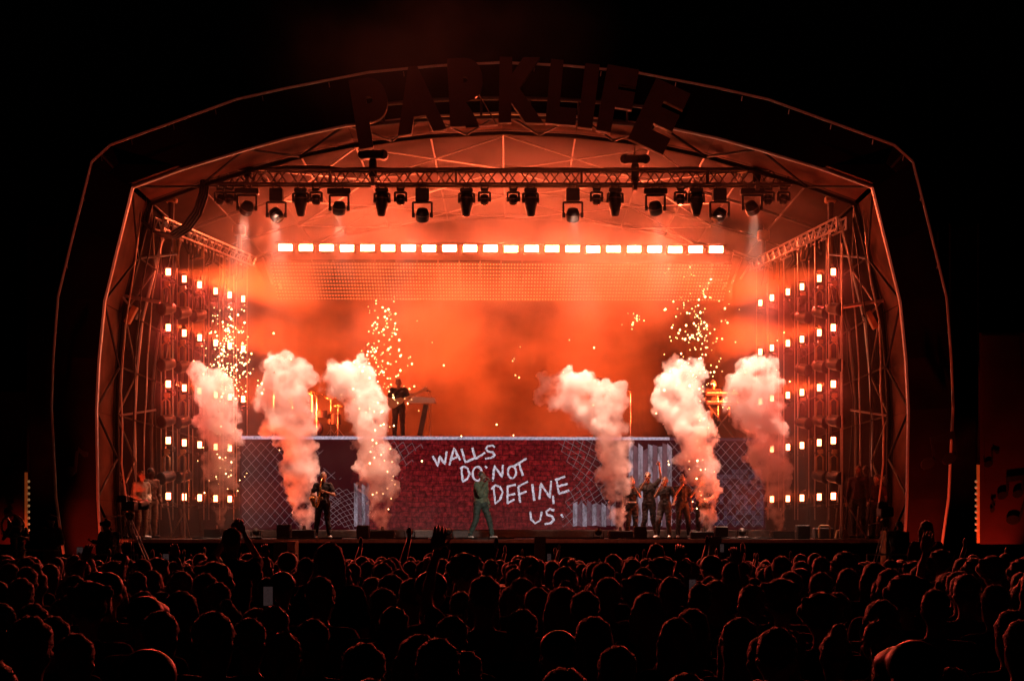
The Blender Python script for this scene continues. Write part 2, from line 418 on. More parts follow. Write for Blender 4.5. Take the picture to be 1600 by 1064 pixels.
# ---------------------------------------------------------------- moving lights under the truss
def moving_light(kind, tilt=0., pan=0.):
    t = thing('moving_light', '', 'stage light', (0, 0, 0), 'moving lights under the front truss')
    m = MB()
    for s_ in (-1, 1): m.cyl((s_ * .09, 0, 0), (s_ * .09, 0, -.09), .03, n=6); m.box((s_ * .09, 0, -.01), (.05, .09, .05))
    m.build('clamp', M['dark_alu'], t)
    if kind == 'small':
        bw, bh, yw, yl, hr, hl = .2, .08, .3, .2, .125, .26
    elif kind == 'spot':
        bw, bh, yw, yl, hr, hl = .34, .11, .4, .2, .18, .6
    else:
        bw, bh, yw, yl, hr, hl = .62 if kind == 'wash' else .36, .16 if kind == 'wash' else .34, .5, .36, .19, .34
    z0 = -.09
    MB().box((0, 0, z0 - bh / 2), (bw, .26, bh)).build('base', M['black'], t, bevel=.02)
    zy = z0 - bh
    m = MB(); m.box((0, 0, zy - .025), (yw, .1, .05))
    for s_ in (-1, 1): m.box((s_ * yw / 2, 0, zy - yl / 2 - .02), (.05, .13, yl)); m.cyl((s_ * (yw / 2 + .03), 0, zy - yl), (s_ * (yw / 2 - .05), 0, zy - yl), .07, n=10)
    m.build('yoke', M['black'], t, bevel=.008)
    c = Vector((0, 0, zy - yl)); rot = Matrix.Rotation(R(pan), 3, 'Y') @ Matrix.Rotation(R(tilt), 3, 'X')
    d = rot @ Vector((0, 0, -1))
    if kind == 'spot': pr = [(-.2, .05), (-.19, .13), (-.1, .165), (.1, .17), (.26, .13), (.38, .105), (.4, .09)]
    elif kind == 'small': pr = [(-.13, .05), (-.11, .1), (-.03, .118), (.1, .11), (.125, .09)]
    else: pr = [(-.19, .06), (-.17, .13), (-.05, .175), (.1, .18), (.15, .165), (.16, .14)]
    h = MB().lathe(c, d, pr, 18).build('head', M['black'], t, smooth=True)
    e = pr[-1]
    MB().lathe(c, d, [(e[0] - .01, e[1] * .93), (e[0] + .012, e[1] * .9), (e[0] + .02, e[1] * .5)], 18).build('lens', M['glass'], h)
    MB().lathe(c, d, [(pr[2][0] + .02, pr[2][1] + .012), (pr[2][0] + .05, pr[2][1] + .014)], 18).build('ring', M['dark_alu'], h)
    return t
ML = [(345, 'small', 10, 25), (359, 'small', 0, 0), (386, 'wash', 40, 30), (432, 'wash2', -10, -32), (470, 'spot', 8, 0), (494, 'small', 5, 0), (530, 'wash', 25, 5), (597, 'spot', 5, 3),
      (626, 'small', 5, 0), (660, 'wash2', 30, 0), (729, 'spot', 4, 2), (757, 'small', 0, 0), (802, 'small', 0, 0), (829, 'spot', 5, -2), (895, 'wash2', 28, 0),
      (932, 'small', 0, 0), (961, 'spot', 4, 0), (1024, 'wash', 30, -10), (1063, 'small', 5, 0), (1088, 'spot', 3, 0), (1124, 'wash2', -8, 30), (1175, 'wash', 35, -30), (1200, 'small', 0, 0), (1224, 'small', 12, 18)]
WORD = {'small': 'small round-headed', 'spot': 'tall tapering', 'wash': 'wide-based', 'wash2': 'box-topped'}
ORD = ['first', 'second', 'third', 'fourth', 'fifth', 'sixth', 'seventh', 'eighth', 'ninth', 'tenth', 'eleventh', 'twelfth', '13th', '14th', '15th', '16th', '17th', '18th', '19th', '20th']
cnt = {}
for px, kd, ti, pa in ML:
    cnt[kd] = cnt.get(kd, 0) + 1
    t = moving_light(kd, ti, pa); t.location = tz(px, 290) + Vector((0, 0, 0))
    t['label'] = '%s black moving light under the truss, %s of its kind from the left' % (WORD[kd], ORD[cnt[kd] - 1])
# the lights of the front truss that reach the performers and the smoke
for px, ax, ay, e in ((386, 340, 700, 8000), (432, 450, 700, 8000), (530, 560, 700, 8000), (660, 505, 790, 5000), (895, 930, 650, 9000), (1024, 1070, 700, 8000), (1124, 1040, 790, 6000), (1175, 1185, 700, 8000)):
    lamp('SPOT', 'wash_beam', tz(px, 335) + Vector((0, -.3, 0)), P(ax, ay, 43.4 if ax in (340, 1185) else 44.6), e * (1.15 if ax in (340, 1185) else 1), WARM, .12, 30, .8)

# ---------------------------------------------------------------- bright strip and tilted lamp panel at the back
BYY = 50.0
sb = thing('strip_light', 'long row of glowing white blocks across the back of the stage', 'strip light', P(783, 388, BYY))
for i in range(22):
    px = 446 + i * (1119 - 446) / 21.; py = 387 + i * 3 / 21 + (0.6 if i % 4 == 3 else 0)
    c = P(px, py, BYY)
    MB().box(c + Vector((0, -.01, 0)), (.4, .02, .18)).build('lens', M['lens_strip'], sb)
    MB().box(c + Vector((0, .11, 0)), (.5, .2, .27)).build('housing', M['black'], sb, bevel=.01)
rod('mount_bar', P(430, 380, BYY + .25), P(1135, 383, BYY + .25), .05, M['dark_alu'], sb)
lp = thing('lamp_panel', 'tilted wall of many tiny unlit lamps with added glow hung below the bright strip', 'lamp panel', P(783, 440, BYY))
tl, tr = P(421, 409, 50.2), P(1145, 412, 50.2); bl, br = P(433, 469, 51.8), P(1131, 471, 51.8)
nc, nr = 22, 2
cups = MB()
def bil(u, v): return (tl * (1 - u) + tr * u) * (1 - v) + (bl * (1 - u) + br * u) * v
nrm = (tr - tl).cross(bl - tl).normalized()
if nrm.y > 0: nrm = -nrm
for i in range(nc):
    for j in range(nr):
        g = .004
        q = [bil(i / nc + g * .3, j / nr + g), bil((i + 1) / nc - g * .3, j / nr + g), bil((i + 1) / nc - g * .3, (j + 1) / nr - g), bil(i / nc + g * .3, (j + 1) / nr - g)]
        MB().poly([p - nrm * .1 for p in q], .1, nrm).build('panel', M['black'], lp)
M['cup'] = mat('lamp_cup', (.8, .62, .5), .3, .0, var=.1, emit=(1, .3, .1), estr=.7)  # unlit reflector cups; the stage light they catch is put in as emission
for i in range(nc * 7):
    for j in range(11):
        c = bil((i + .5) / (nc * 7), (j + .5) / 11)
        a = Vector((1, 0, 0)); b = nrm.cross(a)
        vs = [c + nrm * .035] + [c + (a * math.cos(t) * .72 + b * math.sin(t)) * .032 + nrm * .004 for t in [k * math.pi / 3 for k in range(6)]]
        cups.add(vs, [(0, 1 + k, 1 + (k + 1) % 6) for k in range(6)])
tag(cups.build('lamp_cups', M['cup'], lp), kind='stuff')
# steel hangers either side of the panel
for px, sx in ((432, -1), (1137, 1)):
    t = thing('panel_hanger', 'slanted tubes and hook hanging at the %s end of the lamp panel' % ('left' if sx < 0 else 'right'), 'hanger', P(px, 420, 50.5), 'hangers beside the lamp panel')
    for k in range(3):
        p = P(px + sx * (14 + 14 * k) - sx * 6, 395 + 8 * k, 50.6); q = P(px + sx * (14 + 14 * k) - sx * 16 + (18 if sx < 0 else -18) * .3, 452 - 8 * k, 51.2)
        rod('tube', p, q, .035, M['alu'], t)
    rod('cross_tube', P(px + sx * 8, 392, 50.6), P(px + sx * 46, 406, 50.6), .03, M['alu'], t)

# ---------------------------------------------------------------- side lamp curtains
LEFT = [(263, 425), (288, 436), (312, 445), (337, 455), (359, 461), (380, 467)]
RIGHT = [(1302, 427), (1280, 437), (1253, 450), (1231, 458), (1206, 467), (1188, 475)]
rowsL = [425, 512, 600, 688, 775]
def curtain(cols, side, word):
    h0 = HOR - cols[0][1]; Ys = [44 * h0 / (HOR - c[1]) for c in cols]
    for ci, (px, py) in enumerate(cols):
        Y = Ys[ci]; k = Y / F; sx = 1 if side < 0 else -1
        col = ['outermost', 'second', 'third', 'fourth', 'fifth', 'innermost'][ci]
        xx = P(px, 0, Y).x
        zt = CAMZ + (HOR - 350) * 44 / F
        # hanging rods that carry this column
        r = thing('hanging_rod', 'pale vertical rods carrying the %s column of lamps at stage %s' % (col, word), 'rod', (xx, Y, STZ), 'rods of the side lamp curtains')
        zb = CAMZ + (HOR - (812 - 0 * ci)) * k
        rod('rod', (xx + sx * .1, Y + .1, zb), (xx + sx * .1, Y + .1, zt), .017, M['rope'], r)
        rod('rod', (xx - sx * .22, Y + .12, zb + .35 * ((ci * 7) % 3)), (xx - sx * .22, Y + .12, zt), .014, M['rope'], r)
        for ri in range(5):
            zz_ = CAMZ + (HOR - rowsL[ri]) * 44 / F
            c = Vector((xx, Y, zz_)); row = ['top', 'second', 'third', 'fourth', 'bottom'][ri]
            t = thing('strobe_lamp', 'lit upright lamp, %s row, %s column of the %s curtain' % (row, col, word), 'stage light', c, 'lit lamps at stage ' + word)
            MB().box(c + Vector((-sx * .0, .09, 0)), (.17, .16, .29)).build('housing', M['black'], t, bevel=.015)
            MB().box(c + Vector((0, -.005, 0)), (.105 if ci else .12, .02, .175)).build('lens', M['lens'], t)
            m = MB(); m.tube([c + Vector((.05, .1, -.14)), c + Vector((.16, .1, -.2)), c + Vector((.16, .1, -.28)), c + Vector((-.14, .1, -.28))], .02, 5)
            m.box(c + Vector((-sx * .1, .08, -.27)), (.1, .08, .1)); m.build('bracket', M['dark_alu'], t)
            sp = bpy.data.lights.new('lamp_beam', 'SPOT'); sp.energy = BEAM * (1, .6, .3, .12, .06, .04)[ci] * (1 if ri < 3 else .1); sp.color = (1, .082, .014); sp.spot_size = R(30); sp.spot_blend = .8; sp.shadow_soft_size = .08
            so = bpy.data.objects.new('lamp_beam', sp); COL.objects.link(so); so.parent = t; so.location = (sx * .12, -.06, 0)
            so.rotation_euler = Vector((sx, .8 if ri < 3 else .12, .0)).to_track_quat('-Z', 'Y').to_euler()
            if ri < 3 and ci in (0, 2, 4): lamp('SPOT', 'crowd_fill', c + Vector((0, -.06, 0)), (c.x * .6 + ri * 1.5 * sx, 22, 1.0), CROWD, (1, .07, .045), .1, 46, .8, t)  # extra red fill added to rim the crowd, beside the lamp's own beam
            if ci < 2 and ri < 4 or (ci == 2 and ri < 3):
                # moving head hung below the lamp
                c2 = c + Vector((-sx * .05, .05, -.98 + .06 * ci)); g = thing('hung_spotlight', 'dark spotlight hung below the %s row lamp, %s column at stage %s' % (row, col, word), 'stage light', c2, 'unlit spotlights at stage ' + word)
                m = MB(); m.tube([c2 + Vector((-.12, 0, .1)), c2 + Vector((-.12, 0, .52)), c2 + Vector((-.02, 0, .6)), c2 + Vector((.07, 0, .52)), c2 + Vector((.07, 0, .1))], .028, 6); m.build('yoke', M['wood'] if ci < 2 else M['dark_alu'], g, smooth=True)
                d = Vector((-sx * .55, -.8, -.2)).normalized()
                hd = MB().lathe(c2, d, [(-.24, .08), (-.22, .14), (0, .17), (.16, .16), (.2, .18), (.22, .18)], 14).build('head', M['black'], g, smooth=True)
                MB().lathe(c2, d, [(.222, .15), (.235, .1)], 14).build('lens', M['glass'], hd)
                MB().box(c2 + Vector((0, .05, .68)), (.14, .14, .12)).build('clamp', M['wood'], g, bevel=.01)
    a = P(cols[0][0], cols[0][1], Ys[0]); b = P(cols[-1][0], cols[-1][1], Ys[-1])
    a.z = b.z = CAMZ + (HOR - 355) * 44 / F
    d = (b - a).normalized()
    lt = box_truss('ladder_truss', 'small slanting ladder truss above the lamp curtain at stage %s' % word, 'truss', a - d * .6 , b + d * .7, .3, .26, .5, M['alu'], .03, .018, 'ladder trusses over the side lamps')
    # bundles of cable hanging under the ladder truss
    rr = random.Random(5)
    for q in range(9):
        p = a + (b - a) * (q + rr.random()) / 9.5; L_ = rr.uniform(.4, 1.1)
        cb = MB().tube([p + Vector((0, 0, -.12)), p + Vector((.06 * rr.uniform(-1, 1), .05, -.12 - L_ * .5)), p + Vector((.14 * rr.uniform(-1, 1), 0, -.12 - L_)), p + Vector((.1, .05, -.2 - L_ * .7)), p + Vector((.12, .05, -.15))], rr.uniform(.02, .05), 6).build('cable', M['black'] if q % 3 else M['wood'], lt, smooth=True)
    # chain hoist with chain over it
    p = a + d * .2 + Vector((0, 0, .9)); t = thing('chain_hoist', 'lit chain hoist above the ladder truss at stage %s' % word, 'hoist', p, 'chain hoists over the side trusses')
    MB().box(p, (.3, .26, .42)).build('motor_case', M['wood'], t, bevel=.03); MB().cyl(p, p + Vector((0, 0, 1.6)), .02).build('chain', M['dark_alu'], t)
    MB().cyl(p - Vector((0, 0, .8)), p, .07, .1).build('chain_bag', M['hoist'], t)
    p = b - d * .3 + Vector((0, 0, .8)); t = thing('chain_hoist', 'far chain hoist at the inner end of the ladder truss, stage %s' % word, 'hoist', p, 'chain hoists over the side trusses')
    MB().box(p, (.36, .26, .3)).build('motor_case', M['wood'], t, bevel=.03); MB().cyl(p, p + Vector((0, 0, 2)), .02).build('chain', M['dark_alu'], t)
    MB().cyl(p - Vector((0, 0, .7)), p, .06, .08).build('chain_bag', M['hoist'], t)
CROWD = 950
BEAM = 27000
curtain(LEFT, -1, 'left'); curtain(RIGHT, 1, 'right')
# cable loop from the truss end to the left arch leg
m = MB()
for k in range(4):
    o_ = k * .05
    pts = [P(x, y, 43.2) + Vector((o_, .05 * k, -o_ * .6)) for x, y in ((330, 262), (316, 268), (313, 300), (303, 330), (287, 352), (265, 366), (240, 362), (222, 345), (217, 318), (216, 300))]
    sm = []
    for i in range(len(pts) - 1):
        for t_ in (0, .5): sm.append(pts[i].lerp(pts[i + 1], t_))
    m.tube(sm + [pts[-1]], .034, 6)
tag(m.build('cable_loop', M['black'], smooth=True, loc=P(270, 330, 43.2)), 'thick black cable looping from the truss end to the left arch leg', 'cable')
# side flood lamps on the arch legs
for px, py, s_ in ((205, 492, 1), (1362, 500, -1)):
    p = P(px, py, 43.2); w = 'left' if s_ > 0 else 'right'
    t = thing('arch_flood', 'tilted pale flood lamp clamped to the %s arch leg' % w, 'flood lamp', p, 'flood lamps on the arch legs')
    rt = Matrix.Rotation(R(28 * s_), 3, 'Y')
    MB().box(p, (.16, .2, .5), rt).build('housing', M['wood'], t, bevel=.02)
    MB().box(p + Vector((.0, .2, .1)), (.34, .2, .3), rt).build('back_case', M['black'], t, bevel=.02)
    rod('arm', p + Vector((0, 0, .2)), p + Vector((s_ * -.3, 0, .55)), .03, M['alu'], t)
    rod('cross_bar', P(px - s_ * 45, py - 35, 43.25), P(px + s_ * 45, py - 20, 43.3), .05, M['alu'], t)
# ---------------------------------------------------------------- riser with video wall
WY = 46.0
vw = thing('video_wall', 'low wide video wall showing a red brick wall with white scrawled words and torn wire fence', 'video screen', P(785, 840, WY))
def screen_mat():
    m = bpy.data.materials.new('screen_picture'); m.use_nodes = True; t = m.node_tree; N = t.nodes; L = t.links
    b = N['Principled BSDF']; b.inputs['Base Color'].default_value = (.01, .01, .012, 1); b.inputs['Roughness'].default_value = .8; b.inputs['Specular IOR Level'].default_value = .05; b.inputs['Base Color'].default_value = (.003, .003, .003, 1)
    tc = N.new('ShaderNodeTexCoord'); mp = N.new('ShaderNodeMapping'); mp.inputs['Rotation'].default_value = (R(90), 0, 0)
    L.new(tc.outputs['Object'], mp.inputs['Vector'])
    wv = N.new('ShaderNodeTexNoise'); wv.inputs['Scale'].default_value = 2.2; wv.inputs['Detail'].default_value = 4; L.new(tc.outputs['Object'], wv.inputs['Vector'])
    ds = N.new('ShaderNodeMixRGB'); ds.blend_type = 'LINEAR_LIGHT'; ds.inputs['Fac'].default_value = .06
    L.new(mp.outputs['Vector'], ds.inputs['Color1']); L.new(wv.outputs['Color'], ds.inputs['Color2'])
    br = N.new('ShaderNodeTexBrick'); br.inputs['Scale'].default_value = 1; br.inputs['Brick Width'].default_value = .36; br.inputs['Row Height'].default_value = .145
    br.inputs['Mortar Size'].default_value = .016; br.inputs['Mortar Smooth'].default_value = .6; br.inputs['Bias'].default_value = -.1
    br.inputs['Color1'].default_value = (.23, .009, .011, 1); br.inputs['Color2'].default_value = (.13, .006, .009, 1); br.inputs['Mortar'].default_value = (.07, .003, .006, 1)
    L.new(ds.outputs['Color'], br.inputs['Vector'])
    n2 = N.new('ShaderNodeTexNoise'); n2.inputs['Scale'].default_value = 9; n2.inputs['Detail'].default_value = 6; n2.inputs['Roughness'].default_value = .7; L.new(tc.outputs['Object'], n2.inputs['Vector'])
    r2 = N.new('ShaderNodeValToRGB'); r2.color_ramp.elements[0].position = .34; r2.color_ramp.elements[0].color = (.3, .3, .3, 1); r2.color_ramp.elements[1].position = .72; r2.color_ramp.elements[1].color = (1.5, 1.55, 1.6, 1)
    L.new(n2.outputs['Fac'], r2.inputs['Fac'])
    mu = N.new('ShaderNodeMixRGB'); mu.blend_type = 'MULTIPLY'; mu.inputs['Fac'].default_value = 1; L.new(br.outputs['Color'], mu.inputs['Color1']); L.new(r2.outputs['Color'], mu.inputs['Color2'])
    # greyer scuffed lower bricks
    n3 = N.new('ShaderNodeTexNoise'); n3.inputs['Scale'].default_value = .9; n3.inputs['Detail'].default_value = 6; L.new(tc.outputs['Object'], n3.inputs['Vector'])
    sx = N.new('ShaderNodeSeparateXYZ'); L.new(tc.outputs['Object'], sx.inputs[0])
    mz = N.new('ShaderNodeMapRange'); mz.inputs['From Min'].default_value = 1.9; mz.inputs['From Max'].default_value = .2; L.new(sx.outputs['Z'], mz.inputs['Value'])
    mm = N.new('ShaderNodeMath'); mm.operation = 'MULTIPLY'; L.new(mz.outputs[0], mm.inputs[0]); L.new(n3.outputs['Fac'], mm.inputs[1])
    ov = N.new('ShaderNodeMixRGB'); ov.blend_type = 'MIX'; ov.inputs['Color2'].default_value = (.105, .026, .024, 1)
    L.new(mm.outputs[0], ov.inputs['Fac'])
    L.new(mu.outputs['Color'], ov.inputs['Color1'])
    mk = N.new('ShaderNodeMixRGB'); mk.blend_type = 'MULTIPLY'; mk.inputs['Fac'].default_value = .75; L.new(ov.outputs['Color'], mk.inputs['Color1']); L.new(r2.outputs['Color'], mk.inputs['Color2'])
    # brick only in the middle, dark maroon on both wings
    ab = N.new('ShaderNodeMath'); ab.operation = 'ABSOLUTE'; off = N.new('ShaderNodeMath'); off.operation = 'ADD'; off.inputs[1].default_value = .75
    L.new(sx.outputs['X'], off.inputs[0]); L.new(off.outputs[0], ab.inputs[0])
    na = N.new('ShaderNodeMath'); na.operation = 'MULTIPLY_ADD'; na.inputs[1].default_value = .9; L.new(n3.outputs['Fac'], na.inputs[0]); L.new(ab.outputs[0], na.inputs[2])
    wr = N.new('ShaderNodeMapRange'); wr.inputs['From Min'].default_value = 3.5; wr.inputs['From Max'].default_value = 3.9; L.new(na.outputs[0], wr.inputs['Value'])
    wing = N.new('ShaderNodeMixRGB'); wing.inputs['Color1'].default_value = (.009, .0006, .0022, 1); wing.inputs['Color2'].default_value = (.05, .0025, .006, 1)
    L.new(n3.outputs['Fac'], wing.inputs['Fac'])
    fx = N.new('ShaderNodeMixRGB'); L.new(wr.outputs[0], fx.inputs['Fac']); L.new(mk.outputs['Color'], fx.inputs['Color1']); L.new(wing.outputs['Color'], fx.inputs['Color2'])
    L.new(fx.outputs['Color'], b.inputs['Emission Color']); b.inputs['Emission Strength'].default_value = .85
    return m
def print_mat(name, col, s, lo=.15, scale=14., stretch=(1, 1, 1)):
    m = bpy.data.materials.new(name); m.use_nodes = True; t = m.node_tree; N = t.nodes; L = t.links
    b = N['Principled BSDF']; b.inputs['Base Color'].default_value = (.01, .01, .012, 1)
    tc = N.new('ShaderNodeTexCoord'); mp = N.new('ShaderNodeMapping'); mp.inputs['Scale'].default_value = stretch; L.new(tc.outputs['Object'], mp.inputs['Vector'])
    nz = N.new('ShaderNodeTexNoise'); nz.inputs['Scale'].default_value = scale; nz.inputs['Detail'].default_value = 6; nz.inputs['Roughness'].default_value = .75
    L.new(mp.outputs['Vector'], nz.inputs['Vector'])
    rp = N.new('ShaderNodeValToRGB'); rp.color_ramp.elements[0].position = .36; rp.color_ramp.elements[1].position = .58
    rp.color_ramp.elements[0].color = (*[c * lo for c in col], 1); rp.color_ramp.elements[1].color = (*col, 1)
    L.new(nz.outputs['Fac'], rp.inputs['Fac']); L.new(rp.outputs['Color'], b.inputs['Emission Color']); b.inputs['Emission Strength'].default_value = s
    return m
M['screen'] = screen_mat()
M['chalk'] = print_mat('chalk_print', (.66, .58, .68), 1.0, .22, 16)
M['wire'] = print_mat('wire_print', (.14, .105, .12), 1.0, .4, 3)
M['corr'] = print_mat('corrugated_print', (.24, .2, .25), 1.0, .07, 5, (1, 1, .35))
M['corr2'] = print_mat('dark_corrugated_print', (.10, .05, .07), 1.0, .4, 7, (1, 1, .3))
M['check'] = print_mat('blue_patch_print', (.018, .011, .028), 1.0, .3, 3)
M['cap'] = print_mat('white_cap_print', (.5, .42, .54), 1.0, .35, 20)
W_ = lambda px, py, d=0.: P(px, py, WY) + Vector((0, -d, 0))
def slab(pts, d, th=.004): return MB().poly([W_(x, y, d) for x, y in pts], th, (0, -1, 0))
MB().poly([W_(375, 827), W_(1196, 827), W_(1196, 687), W_(375, 683.5)], .06, (0, 1, 0)).build('screen_panel', M['screen'], vw)
MB().poly([W_(377, 686, .012), W_(1046, 687.4, .012), W_(1046, 683, .012), W_(377, 681, .012)], .05, (0, 1, 0)).build('screen_border', M['cap'], vw)
MB().poly([W_(1046, 687.6, .012), W_(1196, 689, .012), W_(1196, 685, .012), W_(1046, 683.2, .012)], .05, (0, 1, 0)).build('screen_border', M['check'], vw)
MB().box((W_(785, 834).x, WY + .1, (W_(0, 828).z + STZ) / 2), (15.1, .4, W_(0, 828).z - STZ)).build('plinth', M['black_wood'], vw, bevel=.02)
# the riser behind the screen that carries the band
rz = W_(0, 683).z
rs = thing('band_riser', 'black riser behind the video wall on which the band stands', 'riser', P(785, 840, 48.4))
MB().box((P(785, 0, WY).x, 48.6, rz - .06), (14.7, 4.9, .1)).build('deck', M['deck'], rs)
for sx_ in (-7.2, -3.6, 0, 3.6, 7.2):
    for yy in (46.4, 50.8): MB().box((P(785, 0, WY).x + sx_, yy, (rz + STZ) / 2 - .06), (.08, .08, rz - STZ - .1)).build('leg', M['dark_alu'], rs)
# scrawled words
def stroke(pts, w, d=.006):
    m = MB(); k = WY / F; rr = random.Random(int(pts[0][0] * 7 + pts[0][1]))
    fine = []
    for i in range(len(pts) - 1):
        n = max(1, int(math.dist(pts[i], pts[i + 1]) / 3))
        fine += [(pts[i][0] + (pts[i + 1][0] - pts[i][0]) * j / n + rr.uniform(-.3, .3), pts[i][1] + (pts[i + 1][1] - pts[i][1]) * j / n + rr.uniform(-.3, .3)) for j in range(n)]
    fine.append(pts[-1]); L_, Rr = [], []
    for i, (x, y) in enumerate(fine):
        a = fine[max(i - 1, 0)]; b = fine[min(i + 1, len(fine) - 1)]; dx, dy = b[0] - a[0], b[1] - a[1]; l = math.hypot(dx, dy) or 1
        ww = w * rr.uniform(.75, 1.2) / 2
        L_.append(W_(x - dy / l * ww, y + dx / l * ww, d)); Rr.append(W_(x + dy / l * ww, y - dx / l * ww, d))
    n = len(fine); vs = L_ + Rr; f = [(i, i + 1, n + i + 1, n + i) for i in range(n - 1)]
    m.add(vs, f); m.add([v + Vector((0, .003, 0)) for v in vs], [tuple(reversed(q)) for q in f]); return m
def ring(cx, cy_, rx, ry, a0=0, a1=360, n=14): return [(cx + rx * math.cos(R(a0 + (a1 - a0) * i / n)), cy_ + ry * math.sin(R(a0 + (a1 - a0) * i / n))) for i in range(n + 1)]
WORDS = [
 ('W', [[(676, 712), (684, 728), (687, 713), (695, 725), (698, 705)]]), ('A', [[(702, 727), (709.5, 700), (719, 719)], [(704, 718), (715, 713.5)]]),
 ('L', [[(721, 701), (727, 722), (743, 715)]]), ('L', [[(738, 699), (742.5, 717), (758, 707)]]), ('S', [[(773, 699), (770, 696), (762, 697), (759.5, 701), (762, 705), (770, 706.5), (773, 711), (768, 715), (758, 716.5)]]),
 ('D', [[(721, 731), (723, 752), (730, 748), (733.5, 741), (731, 732), (725, 728.5), (719, 732)]]), ('O', [ring(746, 740, 7.5, 11)]), ('N', [[(770, 752), (772.5, 728), (784.5, 745), (786, 726)]]),
 ('O', [ring(800, 737.5, 6.5, 9.5)]), ('T', [[(811, 724), (817, 743)], [(802, 729), (823, 716)]]),
 ('D', [[(771, 760), (774, 786), (781, 781), (785.5, 769), (781, 760), (774, 758), (767.5, 764)]]), ('E', [[(793, 759), (793, 787)], [(793, 760), (806, 757)], [(793, 774), (805, 771)], [(793, 786), (804, 780)]]),
 ('F', [[(809.5, 760), (813, 785)], [(809.5, 760), (825, 752)], [(811, 772), (823, 767.5)]]), ('I', [[(831.5, 756), (835, 782)]]), ('N', [[(843, 780), (845, 755), (859, 777), (861, 751)]]),
 ('E', [[(869, 748), (873, 770)], [(867.5, 750), (883, 744)], [(871.5, 760), (887, 755.5)], [(873, 771), (889.5, 766)]]),
 ('U', [[(828.5, 799), (830, 811), (836, 817), (844, 813), (846.5, 799)]]), ('S', [[(866, 797), (859, 795), (853.5, 799), (855, 804), (863, 806.5), (865.5, 812), (861, 817), (851, 818.5)]])]
for ch, ss in WORDS:
    m = MB()
    for s_ in ss: q = stroke(s_, 3.3); m.add(q.v, q.f)
    m.build('chalk_letter', M['chalk'], vw)
for s_ in ([(864, 774), (865, 787)], [(877, 803), (880, 808)], [(758, 728), (761, 731)]): stroke(s_, 3).build('chalk_drip', M['chalk'], vw)
# printed wire fence: straight mesh and torn curling mesh
def fence(fn, us, vs_, inside, w=.72):
    m = MB()
    def line(pts):
        run = []
        for p in pts:
            if p is not None: run.append(p)
            else:
                if len(run) > 1: q = wire(run, w); m.add(q.v, q.f)
                run = []
        if len(run) > 1: q = wire(run, w); m.add(q.v, q.f)
    nA, nB = us, vs_; st_ = 3
    for fam in (1, -1):
        for s_ in range(-40, 60, 2):
            pts = []
            for t_ in range(0, 60 * st_):
                a = t_ / st_; b = (s_ + fam * a)
                if fam == -1: b = s_ + 0 - a + 0
                u, v = a, b
                pts.append(fn(u, v) if (0 <= u <= nA and 0 <= v <= nB and inside(u, v)) else None)
            line(pts)
    return m
def wire(pts, w):
    m = MB(); n = len(pts); A, B = [], []
    for i, (x, y) in enumerate(pts):
        a = pts[max(i - 1, 0)]; b = pts[min(i + 1, n - 1)]; dx, dy = b[0] - a[0], b[1] - a[1]; l = math.hypot(dx, dy) or 1
        A.append(W_(x - dy / l * w / 2, y + dx / l * w / 2, .007)); B.append(W_(x + dy / l * w / 2, y - dx / l * w / 2, .007))
    return m.add(A + B, [(i, i + 1, n + i + 1, n + i) for i in range(n - 1)])
ok = lambda u, v: True
q = 7.4
fs_ = [fence(lambda u, v: (378 + u * q * (1 + .012 * max(0, u - 14)), 690 + v * 8.3 + 1.2 * math.sin(u * .5) + max(0, u - 15) ** 1.4 * .5), 24, 16, lambda u, v: u < 14 + .9 * v - .045 * v * v + 2 * math.sin(v * 1.3)),
       fence(lambda u, v: (505 + u * 6.2 * (1 - .018 * v), 762 + v * 4.4 + .28 * (u - 3) ** 2 * .9), 13, 13, lambda u, v: u < 12.5 - .03 * (v - 5) ** 2),
       fence(lambda u, v: (588 + u * 7 - v * 2.6 + .1 * v * v, 688 + v * 8.5 + u * u * .06), 11, 11, lambda u, v: u < 10.5 - .55 * v + math.sin(v * 2.2)),
       fence(lambda u, v: (868 + u * 7.4 + 26 * math.sin(min(v, 12) / 12 * 2.2) - max(0, v - 9) * 2.0, 689 + v * 7.9 - u * .7), 11, 17, lambda u, v: u > .4 * math.sin(v * 2.4)),
       fence(lambda u, v: (1046 + u * 7.3, 690 + v * 8.3), 20, 16, ok)]
for f in fs_: f.build('wire_fence_print', M['wire'], vw)
# corrugated sheet and blue patches on the screen
def strips(x0, x1, y0, y1, n, d=.003, seed=1):
    rr = random.Random(seed)
    for i in range(n):
        a = x0 + (x1 - x0) * i / n; b = x0 + (x1 - x0) * (i + 1) / n
        slab([(a + .2, y1 - rr.uniform(0, 3)), (b - .2, y1 - rr.uniform(0, 3)), (b - .2, y0 + rr.uniform(0, 14)), (a + .2, y0 + rr.uniform(0, 14))], d, .002).build('corrugated_print', M['corr'] if i % 2 == 0 else M['corr2'], vw)
strips(982, 1050, 690, 824, 9, seed=2); strips(895, 962, 778, 823, 9, seed=3); strips(553, 577, 752, 823, 4, seed=4)
rr = random.Random(11)
for i in range(13):
    for j in range(11):
        if rr.random() < .5: slab([(1112 + i * 6.3, 733 + j * 8 + 7), (1117.6 + i * 6.3, 733 + j * 8 + 7), (1117.6 + i * 6.3, 733 + j * 8.), (1112 + i * 6.3, 733 + j * 8.)], .003, .002).build('blue_patch_print', M['check'], vw)

